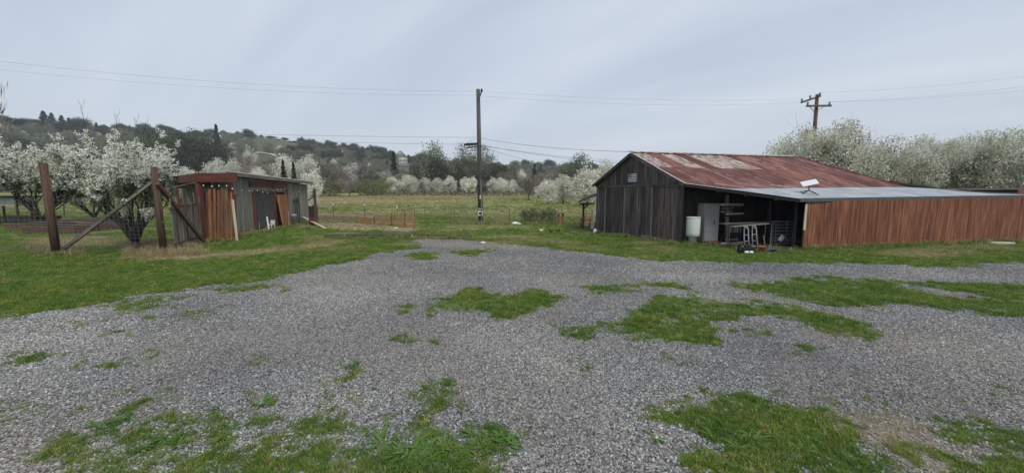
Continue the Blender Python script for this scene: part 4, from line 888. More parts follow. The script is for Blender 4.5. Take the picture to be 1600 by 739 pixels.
    for x in (-7, 7):
        for y0, y1 in ((-.25, .15), (.85, .45)): MB().bar(b+Vector((x*s_, y0, 0)), b+Vector((x*s_, y1, 14*s_)), .09, .05, side=Vector((1, 0, 0))).build('leg', M['orange'], t)
        MB().bar(b+Vector((x*s_, -.32, 8*s_)), b+Vector((x*s_, .92, 8*s_)), .09, .045, side=Vector((0, 0, 1))).build('cross_bar', M['orange'], t)
    b = G(893, 350)
    t = thing('plank_shelf', 'low plank shelf sticking out beside the porch post', 'shelf', Vector((b.x, b.y, 0)))
    q0 = at(897, 346.5, b.y); q1 = at(910, 347.5, b.y); MB().bar(q0, q1, .5, .05, side=Vector((0, 1, 0))).build('shelf_board', M['greywood'], t)
    for q in (lerp(q0, q1, .15), lerp(q0, q1, .85)): MB().bar(Vector((q.x, q.y, 0)), Vector((q.x, q.y, q0.z)), .06, .06).build('leg', M['greywood'], t)
    for i, (a_, b_, m) in enumerate((((927.5, 356), (929.5, 315), 'palewood'), ((923, 357), (926, 327), 'greywood'), ((925.5, 359), (930.5, 330), 'palewood'))):
        a = G(*a_); a.z = 0; b = at(*b_, a.y+.25); tag(MB().bar(a, b, .11, .03, side=Vector((1, 0, 0))).build('leaning_board', M[m], None), ['tallest pale board leaning against the barn corner', 'short grey board leaning left of the tall pale board', 'short pale board leaning in front of the barn corner'][i], 'board', 'boards leaning at the barn corner')
    b = G(929.5, 365); b.z = 0; s_ = b.y/600
    t = thing('white_jug', 'white plastic jug standing at the barn corner', 'jug', b)
    MB().lathe(b, [(2.6*s_, 0), (2.8*s_, .6*s_), (2.8*s_, 5*s_), (1.2*s_, 7*s_), (1.0*s_, 8*s_)], 12).build('jug_body', M['white'], t, smooth=True); MB().lathe(b+Vector((0, 0, 8*s_)), [(1.15*s_, 0), (1.15*s_, .9*s_)], 10).build('cap', M['dark'], t)
    b = G(936, 365); b.z = 0
    V = MB()
    for (x, y, z, r) in ((0, 0, .09, .17), (.22, .05, .08, .14), (-.2, .03, .07, .13)): V.lathe(b+Vector((x, y, 0)), [(r, 0), (r*1.06, z), (r*.7, z*2), (r*.2, z*2.4)], 10)
    tag(V.build('sack', M['dark'], None, smooth=True), 'black sack lying at the foot of the barn corner', 'sack')
    b = G(933, 360); b.z = 0; s_ = b.y/600
    t = thing('tool_barrel', 'dark barrel of odds and ends by the barn corner', 'barrel', b)
    MB().lathe(b, [(4*s_, 0), (4.6*s_, 5*s_), (4.6*s_, 9*s_), (4.1*s_, 13*s_)], 14).build('barrel_body', M['barn_in'], t, smooth=True)
    for k in range(4): MB().bar(b+Vector((RNG.uniform(-.1, .1), 0, .3)), b+Vector((RNG.uniform(-.2, .2), .05, RNG.uniform(.7, .95))), .04, .03).build('handle', M['palewood'], t)
    # low plank deck at the porch
    # low sheds behind the right end
    t = thing('rear_shed', 'low dark shed roof of planks behind the grey roof', 'shed', Vector(at(1478, 300, 25).xy.to_3d()))
    MB().bar(at(1462, 296, 25), at(1583, 295, 25), .12, .9, side=Vector((0, 0, 1))).build('roof_edge', M['greywood'], t)
    MB().bar(at(1464, 300, 25.1), at(1580, 299.5, 25.1), .45, .7, side=Vector((0, 0, 1))).build('wall', M['barn_in'], t)
    for u in (1468, 1575): 
        q = at(u, 300, 25.3); MB().bar(Vector((q.x, q.y, 0)), q, .12, .12).build('post', M['barn_in'], t)
    t = thing('board_fence', 'red brown board fence far right behind the grey roof', 'fence', Vector(at(1586, 300, 25).xy.to_3d()))
    for k in range(14):
        q = at(1582+k*5, 297+(k % 3)*.5, 25.6); MB().bar(Vector((q.x, q.y, 0)), q, .2, .025, side=Vector((1, 0, 0))).build('picket', M['red'], t)
    return root
build_barn()
# ---------------------------------------------------------------- trees
def quads(C, size, rs, tilt=None, k=1, rn=None, aspect=1.0):
    """leaf sized quads at centres C, random attitude"""
    n = len(C); a = rs.normal(size=(n, 3)); a /= np.linalg.norm(a, axis=1)[:, None]
    b = rs.normal(size=(n, 3)); b -= a*(a*b).sum(1)[:, None]; b /= np.linalg.norm(b, axis=1)[:, None]
    if tilt is not None:      # elongated along tilt direction
        a = tilt+.35*a; a /= np.linalg.norm(a, axis=1)[:, None]; b -= a*(a*b).sum(1)[:, None]; b /= np.linalg.norm(b, axis=1)[:, None]
    s = (size*rs.uniform(.6, 1.3, n))[:, None]
    a = a*s*aspect; b = b*s; cc = np.cross(a, b); cc /= np.linalg.norm(cc, axis=1)[:, None]
    V = np.stack([C-a*.5, C+b*.42+cc*s*.12, C+a*.5, C-b*.42+cc*s*.12], 1).reshape(-1, 3)
    r = rs.rand(n) if rn is None else rn
    return V, np.arange(4*n).reshape(n, 4), np.repeat(r, 4)
def grow(rs, segs, tips, p, d, L, r, lvl, P):
    n = P['n'][lvl]; pts = [p.copy()]; rad = [r]; d = d/np.linalg.norm(d)
    for i in range(n):
        d = d+rs.normal(0, P['wob'][lvl], 3)+np.array([0, 0, P['up'][lvl]]); d /= np.linalg.norm(d)
        p = p+d*L/n; pts.append(p.copy()); rad.append(r*(1-(1-P['tap'][lvl])*(i+1)/n))
    segs.append((pts, rad, lvl))
    if lvl == P['max']: tips.append(np.array(pts)); return
    if P.get('tipall') and lvl >= P['tipall']: tips.append(np.array(pts))
    for k in range(P['kids'][lvl]):
        t = rs.uniform(P['t0'][lvl], 1.0) if k else 1.0
        i = min(int(t*n), n-1); f = t*n-i; b = pts[i]*(1-f)+pts[i+1]*f; dd = (pts[i+1]-pts[i]); dd /= np.linalg.norm(dd)
        ang = P['ang'][lvl]*rs.uniform(.6, 1.25)*(0.5 if k == 0 else 1); ax = rs.normal(size=3); ax -= dd*ax.dot(dd); ax /= np.linalg.norm(ax)
        nd_ = dd*math.cos(ang)+ax*math.sin(ang)
        grow(rs, segs, tips, b, nd_, L*P['lr'][lvl]*rs.uniform(.65, 1.25), rad[min(i+1, n)]*P['rr'][lvl], lvl+1, P)
def branch_mesh(segs, m, sides=(7, 5, 4, 3, 3)):
    g = MB()
    for pts, rad, l in segs: g.tube([Vector(p) for p in pts], [max(.004, q) for q in rad], sides[l], cap=(l == 0))
    me = bpy.data.meshes.new('branches'); me.from_pydata(g.v, [], g.f)
    a = me.attributes.new('gr', 'FLOAT_VECTOR', 'POINT'); a.data.foreach_set('vector', np.array(g.g, np.float32).ravel())
    me.polygons.foreach_set('use_smooth', np.full(len(me.polygons), True)); me.materials.append(m); me.update(); return me
def along(tips, step, rs, jit):
    out = []
    for t in tips:
        for i in range(len(t)-1):
            L = np.linalg.norm(t[i+1]-t[i]); n = max(1, int(L/step+rs.rand())); f = rs.rand(n)[:, None]; out.append(t[i]*(1-f)+t[i+1]*f+rs.normal(0, jit, (n, 3)))
    return np.concatenate(out)
def tree_obj(name, label, loc, trunk_me, crown_me, group=None, rz=0, sc=(1, 1, 1), crown='crown', cat='tree', extra=None):
    t = thing(name, label, cat, loc, group); t.rotation_euler = (0, 0, rz); t.scale = sc
    for nm, me in (('trunk', trunk_me), (crown, crown_me))+tuple(extra or ()):
        if me is None: continue
        o = bpy.data.objects.new(nm, me); COL.objects.link(o); o.parent = t; WL[o.name] = Vector(loc)
    return t
def leaf_mesh(C, size, rs, m, name='crown', **kw):
    V, Fq, r = quads(C, size, rs, **kw); me = np_mesh(name, V, Fq, rnd=r); me.materials.append(m); return me

# --- the near plum trees, upright wands thick with white blossom
def plum(seed, H, spread, stems, density, petal):
    rs = np.random.RandomState(seed); segs = []; tips = []
    P = dict(n=[5, 6, 6, 5], wob=[.09, .08, .07, .07], up=[.06, .12, .19, .22], tap=[.7, .5, .4, .3], kids=[4, 6, 5, 0], t0=[.35, .2, .15, 0], ang=[.6, .65, .6, .5], lr=[1.1, .75, .62, .6], rr=[.62, .55, .5, .5], max=3, tipall=2)
    for k in range(stems):
        a = 2*math.pi*k/stems+rs.uniform(-.4, .4); tilt = rs.uniform(.35, .75)*spread
        grow(rs, segs, tips, np.array([0.05*math.cos(a), .05*math.sin(a), .35]), np.array([math.cos(a)*tilt, math.sin(a)*tilt, 1.0]), H*.3, .085, 0, P)
    segs.append(([np.array([.03, 0, -.1]), np.array([0, .02, .2]), np.array([0, 0, .5])], [.17, .14, .11], 0))
    zmax = max(t[:, 2].max() for t in tips); f = H/zmax
    segs = [([p*f for p in pts], [q*min(1.0, f) for q in rad], l) for pts, rad, l in segs]; tips = [t*f for t in tips]
    if seed == 3:      # bare water shoots standing above the blossom
        for x, z0, z1, y, bend in ((-.95, 3.9, 5.75, -.3, -.38), (-.32, 4.2, 5.35, .2, -.16), (.55, 4.2, 5.15, .1, -.2), (.95, 3.9, 4.95, -.2, .1)):
            st = [np.array([x+bend*q**1.6+.03*math.sin(q*9), y+.03*math.cos(q*7), z0+(z1-z0)*q]) for q in np.linspace(0, 1, 7)]; segs.append((st, [.011, .01, .009, .008, .007, .005, .003], 2))
            for q, s in ((3, 1), (4, -1), (5, 1)): segs.append(([st[q], st[q]+np.array([.07*s, .03, .16]), st[q]+np.array([.1*s, .04, .34])], [.006, .005, .003], 3))
    tw = along(tips, density, rs, .02)
    keep = tw[:, 2] > 1.25-.5*rs.rand(len(tw))*(np.abs(tw[:, 0]) > .8); tw = tw[keep]
    gap = fbm(tw[:, 0]+tw[:, 1]*.6, tw[:, 2], 1.9, 4) > .475; tw = tw[gap]
    C = np.repeat(tw, 7, 0)+rs.normal(0, petal*.62, (len(tw)*7, 3))
    tr = branch_mesh(segs, M['bark'])
    cl = np.repeat(rs.rand(len(tw)), 7)*.6+rs.rand(len(C))*.4
    bl = leaf_mesh(C, petal, rs, M['bloom'], 'blossom', rn=cl)
    lt = along(tips, density*7, rs, .05); lv = leaf_mesh(lt[lt[:, 2] > 1.7], petal*1.1, rs, M['leaf'], 'leaves', aspect=1.7)
    return tr, bl, lv
b0 = G(213, 389); tr, bl, lv = plum(3, 4.85, .95, 6, .078, .06)
tree_obj('plum_tree', 'white blossoming plum tree behind the braced wooden fence corner', b0, tr, bl, crown='blossom', extra=(('leaves', lv),))
b1 = G(66, 351); tr, bl, lv = plum(9, 5.2, 1.35, 6, .085, .085)
tree_obj('plum_tree', 'wide cream blossoming tree behind the garden beds, its dark trunk beside the first fence post', b1, tr, bl, sc=(1.5, 1.2, 1.24), crown='blossom', extra=(('leaves', lv),), rz=2)
b2 = G(-75, 352); tree_obj('plum_tree', 'blossoming tree cut off by the edge of the view, above the white panelled coop', b2, tr, bl, sc=(1.5, 1.2, 1.24), crown='blossom', extra=(('leaves', lv),), rz=4)
b3 = G(148, 345); tree_obj('plum_tree', 'cream blossoming tree standing behind the nearest plum tree', b3, tr, bl, sc=(1.2, 1.1, 1.12), crown='blossom', extra=(('leaves', lv),), rz=5.2)

# --- the row behind the barn: blossom mixed with young leaves
def orchard(seed, H, R, n):
    rs = np.random.RandomState(seed); segs = []; tips = []
    P = dict(n=[5, 6, 6, 5], wob=[.08, .1, .1, .08], up=[.03, .03, .05, .08], tap=[.65, .5, .4, .3], kids=[5, 6, 6, 0], t0=[.4, .25, .15, 0], ang=[.75, .75, .7, .5], lr=[.95, .72, .6, .6], rr=[.62, .55, .5, .5], max=3, tipall=2)
    for k in range(5):
        a = 2*math.pi*k/5+rs.uniform(-.4, .4); grow(rs, segs, tips, np.array([.1*math.cos(a), .1*math.sin(a), 1.2]), np.array([math.cos(a)*.75, math.sin(a)*.75, 1.0]), H*.3, .14, 0, P)
    segs.append(([np.array([0, 0, -.1]), np.array([0, .03, .6]), np.array([0, 0, 1.35])], [.3, .24, .19], 0))
    zmax = max(t[:, 2].max() for t in tips); rmax = np.percentile(np.concatenate([np.abs(t[:, 0]) for t in tips]), 97)
    S = np.array([R/rmax, R/rmax, H/zmax]); segs = [([p*S for p in pts], rad, l) for pts, rad, l in segs]; tips = [t*S for t in tips]
    C = along(tips, .2, rs, .1); C = C[C[:, 2] > 1.6]
    C = C[fbm(C[:, 0]+.5*C[:, 1], C[:, 2], .9, 6) > .33]
    def inside(p, k=1.06): return ((p[:, 0]/R)**2+(p[:, 1]/R)**2+((p[:, 2]-H*.52)/(H*.5))**2) < k*k
    C = C[inside(C)]
    nc = 170; q = rs.normal(size=(nc, 3)); q /= np.linalg.norm(q, axis=1)[:, None]; q *= (rs.uniform(.35, 1, nc)**.5)[:, None]
    q[:, 2] = np.where(q[:, 2] < -.75, -.75, q[:, 2]); cc = q*np.array([R*.93, R*.93, (H-1.4)*.47])+np.array([0, 0, 1.3+(H-1.4)*.5])
    fill = np.repeat(cc, 85, 0)+np.clip(rs.normal(0, .34, (nc*85, 3)), -.6, .6)
    up = np.array([t[-1] for t in tips]); up = up[(up[:, 2] > H*.55) & inside(up, 1.02)]; segs += [([q, q+np.array([0, 0, .36])], [.012, .004], 3) for q in up]; rods = np.concatenate([up+np.array([0, 0, 1.])*q+rs.normal(0, .04, up.shape) for q in (.05, .12, .19, .26, .33)])
    C = np.concatenate([np.repeat(C, 2, 0)+rs.normal(0, .1, (len(C)*2, 3)), rods, fill])
    n = 34000
    if len(C) > n: C = C[rs.permutation(len(C))[:n]]
    return branch_mesh(segs, M['bark']), leaf_mesh(C, .14, rs, M['bloomR'])
o1 = orchard(21, 7.6, 3.9, 26000); o2 = orchard(34, 7.2, 3.9, 26000)
for i, (px, vt, Y, wpx, o, rz, lab) in enumerate((
    (1278, 180, 30, 150, o1, 0, 'greyish white blossoming tree in front of the crossarm pole behind the barn roof'),
    (1345, 212, 34, 92, o2, 1.3, 'lower blossoming tree filling the gap right of the crossarm pole'),
    (1392, 199, 31, 118, o2, 2.2, 'leafy blossoming tree above the lower end of the rusted roof'),
    (1462, 203, 32, 112, o1, 3.1, 'dense greenish blossoming tree above the dark eave at the end of the rusted roof'),
    (1515, 200, 36, 88, o1, 4.4, 'blossoming tree set farther back in the row behind the grey roof'),
    (1566, 186, 30, 158, o2, .4, 'cream blossoming tree with bare dark limbs above the low dark shed'),
    (1665, 182, 30, 180, o1, 5.1, 'blossoming tree at the far end of the row behind the grey roof'))):
    p = at(px, 301, Y); p.z = 0; h = at(px, vt, Y).z; tree_obj('orchard_tree', lab, p, o[0], o[1], 'blossoming trees behind the barn', rz, (wpx/600*Y/7.8, wpx/600*Y/7.8, h/7.9))

# --- far trees: prototypes in real size, shared by many
def clump_crown(seed, H, R, z0, nc, per, leaf, m, shape='round', flat=1.0):
    rs = np.random.RandomState(seed); c = []
    while len(c) < nc:
        q = rs.uniform(-1, 1, 3)
        if np.linalg.norm(q) > 1 or np.linalg.norm(q) < .35: continue
        if shape == 'egg' and q[2] > 0: q[:2] *= (1-.55*q[2])
        if shape == 'vase': q[:2] *= (.55+.45*(q[2]+1)/2)
        c.append(q)
    c = np.array(c); zc = (z0+H)/2; hz_ = (H-z0)/2
    cc = c*np.array([R, R, hz_])+np.array([0, 0, zc]); sz = rs.uniform(.12, .26, nc)*R
    C = np.repeat(cc, per, 0)+np.clip(rs.normal(0, 1, (nc*per, 3)), -1.5, 1.5)*np.repeat(sz, per)[:, None]*np.array([1, 1, .8*flat])
    C = C[C[:, 2] > z0*.6]
    rn = np.clip(np.repeat(rs.rand(nc), per)[:len(C)]*.6+rs.rand(len(C))*.4, 0, 1)
    return leaf_mesh(C, leaf, rs, m, rn=rn), cc
def simple_trunk(seed, H, z0, r, cc, m, limbs=8):
    rs = np.random.RandomState(seed); g = MB(); top = Vector((rs.normal(0, .1), rs.normal(0, .1), z0+(H-z0)*.45)); g.tube([Vector((0, 0, -.3)), Vector((0, 0, z0*.6+.2)), top], [r*1.2, r, r*.5], 6)
    for q in cc[rs.permutation(len(cc))[:limbs]]:
        b = Vector((0, 0, rs.uniform(.5, 1)*top.z)); e = Vector(q); g.tube([b, lerp(b, e, .5)+Vector((0, 0, .2)), e], [r*.45, r*.28, r*.08], 4, cap=False)
    me = bpy.data.meshes.new('trunk'); me.from_pydata(g.v, [], g.f); a = me.attributes.new('gr', 'FLOAT_VECTOR', 'POINT'); a.data.foreach_set('vector', np.array(g.g, np.float32).ravel()); me.materials.append(m); me.update(); return me
def kind(seed, H, R, z0, nc, per, leaf, m, bark, r, **kw):
    c, cc = clump_crown(seed, H, R, z0, nc, per, leaf, m, **kw); return simple_trunk(seed, H, z0, r, cc, bark), c, H, 2*R
def bare_tree(seed, H, R):
    rs = np.random.RandomState(seed); segs = []; tips = []
    P = dict(n=[4, 4, 4], wob=[.08, .1, .1], up=[.08, .08, .1], tap=[.6, .5, .4], kids=[6, 7, 0], t0=[.3, .2, 0], ang=[.6, .6, .5], lr=[.8, .6, .6], rr=[.6, .5, .5], max=2)
    for k in range(4):
        a = 1.57*k+rs.uniform(-.4, .4); grow(rs, segs, tips, np.array([0, 0, H*.12]), np.array([math.cos(a)*.6, math.sin(a)*.6, 1.0]), H*.35, H*.014, 0, P)
    segs.append(([np.array([0, 0, -.2]), np.array([0, 0, H*.14])], [H*.028, H*.02], 0))
    zmax = max(t[:, 2].max() for t in tips); rmax = np.percentile(np.concatenate([np.abs(t[:, 0]) for t in tips]), 96); S = np.array([R/rmax, R/rmax, H/zmax*.97])
    segs = [([p*S for p in pts], rad, l) for pts, rad, l in segs]; tips = [t*S for t in tips]
    C = along(tips, .22, rs, .12); C = np.repeat(C, 2, 0)+rs.normal(0, .3, (len(C)*2, 3)); d = C-np.array([0, 0, H*.3]); d /= np.linalg.norm(d, axis=1)[:, None]
    V, Fq, r = quads(C, .1, rs, tilt=d, aspect=7.0); me = np_mesh('twigs', V, Fq, rnd=r); me.materials.append(M['twig'])
    return branch_mesh([s for s in segs if s[2] < 2], M['barkg'], (5, 4, 3)), me, H, 2*R
def conifer(seed, H, R):
    rs = np.random.RandomState(seed); C = []; T = []
    for k in range(int(H*4.2)):
        z = H*(.1+.9*(k+.5)/(H*4.2)); rr = R*(1-z/H)**.8*rs.uniform(.7, 1.1)+.12
        for _ in range(7):
            a = rs.uniform(0, 6.28)
            for f in np.arange(.25, 1.05, .16): C.append([rr*f*math.cos(a), rr*f*math.sin(a), z-.32*rr*f+rs.normal(0, .08)]); T.append([math.cos(a), math.sin(a), -.35])
    C = np.array(C); V, Fq, r = quads(C, .34, rs, tilt=np.array(T), aspect=2.0); me = np_mesh('crown', V, Fq, rnd=r); me.materials.append(M['fir'])
    g = MB().tube([Vector((0, 0, -.3)), Vector((0, 0, H*.97))], [H*.018, .03], 6); tm = bpy.data.meshes.new('trunk'); tm.from_pydata(g.v, [], g.f); tm.materials.append(M['bark']); return tm, me, H, 2*R
K = {'W': [kind(41, 5, 2.2, .5, 60, 55, .24, M['bloomfar'], M['bark'], .14, shape='egg'), kind(42, 5, 2.6, .5, 70, 50, .25, M['bloomfar'], M['bark'], .14, shape='egg'), kind(43, 5, 2.0, .6, 50, 60, .22, M['bloomfar'], M['bark'], .12, shape='vase')],
     'D': [kind(51, 10, 4.4, 2, 80, 90, .34, M['oak'], M['bark'], .3), kind(52, 10, 5.2, 1.5, 95, 80, .34, M['oak'], M['bark'], .3)],
     'O': [kind(55, 20, 10, 3, 200, 130, .5, M['oak'], M['bark'], .6), kind(56, 18, 11, 2, 200, 130, .5, M['oak'], M['bark'], .6)],
     'E': [kind(61, 14, 5, 4.5, 60, 110, .26, M['grove'], M['barkg'], .3, shape='vase')],
     'A': [kind(62, 9, 4.6, 1.5, 60, 80, .28, M['grove'], M['bark'], .25), kind(63, 8, 4, 1, 60, 80, .28, M['grove'], M['bark'], .22, shape='egg')],
     'B': [bare_tree(71, 8, 3.6), bare_tree(72, 8, 4.2)],
     'C': [conifer(81, 14, 2.9), conifer(82, 12, 2.3)],
     'G': [kind(91, 3, 2.4, .1, 55, 50, .2, M['shrub'], M['bark'], .08, flat=.9)]}
NAMES = {'W': 'blossoming_tree', 'D': 'evergreen_oak', 'E': 'tall_airy_tree', 'A': 'leafy_tree', 'B': 'bare_tree', 'C': 'conifer', 'G': 'green_shrub'}
GROUPS = {'W': 'white blossoming trees around the field', 'D': 'dark evergreen oaks beyond the field', 'A': 'grey green trees beyond the field', 'B': 'bare grey trees beyond the field', 'C': 'dark conifers on the hills', 'G': 'olive shrubs at the field edge', 'E': None}
def plant(k, px, vt, wpx, Y, lab, var=None, hill=False):
    ks = K['O' if k == 'D' and wpx/600*Y > 14 else k]; a = ks[RNG.randrange(len(ks)) if var is None else var]; p = at(px, 301, Y)
    p.z = float(hz(p.x, p.y)) if hill else float(gz(p.x, p.y))
    h = max(1.0, at(px, vt, Y).z-p.z); wd = wpx/600*Y
    return tree_obj(NAMES[k], lab, p, a[0], a[1], GROUPS[k], RNG.uniform(0, 6.28), (wd/a[3], wd/a[3], h/a[2]), crown='twigs' if k == 'B' else 'crown', cat='shrub' if k == 'G' else 'tree')
FIELD = [('W', 613, 278, 28, 128, 'round white blossoming tree at the left end of the row at the field edge'), ('W', 640, 273, 30, 130, 'tallest cream blossoming tree in the row at the field edge, second along'),
 ('W', 664, 279, 22, 131, 'pinkish white blossoming tree behind the lone sapling in the field'), ('W', 684, 278, 20, 129, 'slim white blossoming tree in the middle of the field edge row'), ('W', 703, 277, 22, 130, 'white blossoming tree in the field edge row, below the white farm building'),
 ('W', 727, 278, 20, 128, 'white blossoming tree in the field edge row, just left of the tall pole'), ('W', 738, 277, 18, 131, 'white blossoming tree half hidden by the tall pole'), ('W', 770, 279, 18, 134, 'pale blossoming tree just right of the tall pole'), ('W', 784, 278, 22, 136, 'pale blossoming tree second right of the tall pole'), ('W', 801, 282, 18, 134, 'faint pale blossoming tree left of the dark bare tree'),
 ('W', 856, 281, 34, 64, 'cream blossoming tree at the field edge, left one of the big pair by the barn'), ('W', 880, 276, 44, 66, 'big white blossoming tree at the field edge, right one of the pair by the barn'), ('W', 918, 262, 48, 58, 'large cream blossoming tree right beside the barn corner'), ('W', 946, 255, 44, 60, 'cream blossoming tree rising behind the barn roof edge'),
 ('W', 488, 268, 34, 50, 'thin white blossoming tree behind the right end of the grey shed'), ('W', 296, 262, 38, 95, 'pale blossoming tree above the red pergola beam'), ('W', 340, 248, 34, 120, 'cream domed blossoming tree behind the pergola and shed'), ('W', 367, 249, 24, 125, 'pale blossoming tree above the high end of the shed roof'), ('W', 395, 232, 24, 190, 'cream blossoming tree beside the dirt road on the hill'), ('W', 449, 241, 34, 165, 'greenish cream blossoming tree above the conifer pair'), ('W', 485, 246, 30, 165, 'pinkish cream blossoming tree right of the conifer pair'), ('W', 553, 257, 34, 170, 'broad cream blossoming tree low on the hill'), ('W', 470, 254, 18, 120, 'small white blossoming tree between the conifers'), ('W', 815, 268, 20, 160, 'white blossoming tree far behind the dark bare tree'), ('W', 405, 262, 26, 100, 'cream blossoming tree above the middle of the shed roof'),
 ('D', 312, 211, 80, 170, 'big dark oak mass left of the tall conifer'), ('D', 272, 214, 70, 165, 'dark oak rising behind the near plum tree'), ('D', 340, 228, 60, 175, 'dark oak under the tall conifer'), ('D', 684, 250, 44, 150, 'large dark oak with open top left of the tall pole'), ('D', 663, 243, 40, 160, 'dark oak at the left shoulder of the large dark oak'), ('D', 712, 258, 44, 155, 'dark oak between the large oak and the tall airy tree'), ('D', 770, 258, 60, 165, 'low dark oak right of the tall pole'),
 ('E', 742, 224, 66, 140, 'tall airy grey green tree behind the pole'), ('A', 905, 244, 56, 120, 'airy grey green tree left of the barn roof'), ('A', 885, 252, 38, 125, 'small grey green tree left of the barn roof'), ('A', 680, 227, 56, 152, 'open leafy top rising out of the large dark oak'), ('A', 640, 262, 40, 190, 'grey green tree below the white gabled house'),
 ('B', 380, 226, 48, 150, 'tall bare grey tree left of the hillside road'), ('B', 412, 252, 50, 130, 'bare brown tree behind the middle of the shed roof'), ('B', 520, 252, 56, 150, 'bare brown tree right of the conifer pair'), ('B', 562, 254, 60, 150, 'wide bare brown tree in the middle of the slope'), ('B', 595, 262, 52, 145, 'bare brown tree left of the white gabled house'), ('B', 546, 276, 36, 100, 'dark low bare thicket tree at the field edge'), ('B', 826, 266, 34, 80, 'dark bare tree standing at the field edge right of the pole'), ('B', 862, 262, 50, 150, 'bare brownish tree behind the pair of white trees'), ('B', 930, 258, 50, 110, 'bare brownish tree behind the barn corner'), ('B', 660, 300-22, 8, 110, 'lone thin bare sapling standing in the field'), ('B', 793, 264, 40, 155, 'bare brown tree right of the low dark oak'), ('B', -34, 122, 86, 26, 'leafless tree with thin twigs at the edge of the view above the blossoms'), ('B', 480, 262, 40, 140, 'bare grey tree just above the shed roof end'),
 ('C', 445, 249, 17, 80, 'left one of the dark conifer pair above the shed roof end'), ('C', 461, 251, 17, 82, 'right one of the dark conifer pair above the shed roof end'), ('C', 835, 256, 14, 190, 'dark conifer above the bare tree right of the pole'), ('C', 617, 236, 22, 200, 'dark conifer just left of the white gabled house'),
 ('G', 515, 281, 40, 105, 'olive shrub at the field edge left of the dark bare thicket'), ('G', 578, 283, 34, 112, 'olive shrub at the field edge left of the white row'), ('G', 600, 280, 24, 120, 'olive shrub touching the white row'), ('G', 857, 330, 34, 29.5, 'dark green bush by the field fence next to the wooden stand'), ('G', 828, 338, 30, 29.0, 'low dark green bush left of the big bush by the fence')]
for a in FIELD: plant(a[0], *a[1:])
HILLT = [('C', 346, 194, 19, 255, 'tallest dark conifer standing alone on the hill ridge'), ('C', 84, 173, 22, 330, 'tallest conifer of the ridge clump above the blossoms'), ('C', 96, 176, 20, 330, 'conifer beside the tallest one of the ridge clump'), ('C', 111, 180, 20, 332, 'pointed conifer in the middle of the ridge clump'), ('C', 122, 184, 15, 332, 'small conifer in the middle of the ridge clump'), ('D', 139, 185, 26, 330, 'round dark tree at the right end of the ridge clump'), ('C', 163, 191, 12, 335, 'small lone conifer right of the ridge clump'), ('D', 62, 186, 26, 330, 'round dark oak left of the ridge clump'), ('D', 38, 186, 30, 325, 'wide dark oak on the ridge at the left'), ('D', 10, 180, 30, 320, 'dark oak on the ridge near the edge of the view'), ('D', 228, 204, 18, 340, 'round dark tree on the ridge behind the near plum tree'), ('D', 105, 192, 30, 328, 'low dark oak at the foot of the ridge clump')]
for a in HILLT: plant(*a, hill=True)
for px in list(range(372, 470, 11))+list(range(470, 680, 9)):
    v = np.interp(px, RPX, RV); plant('C' if RNG.random() < .14 else 'D', px+RNG.uniform(-3, 3), v-RNG.uniform(4, 9), RNG.uniform(10, 17), np.interp(px, [0, 400, 800], [360, 430, 520])*.97, 'small dark tree standing along the hill skyline', hill=True)
for o in COL.objects:
    if o.get('label') == 'small dark tree standing along the hill skyline':
        if o.name.startswith('conifer'): o['label'] = 'small pointed conifer standing along the hill skyline'
        o['group'] = 'small trees along the hill skyline'
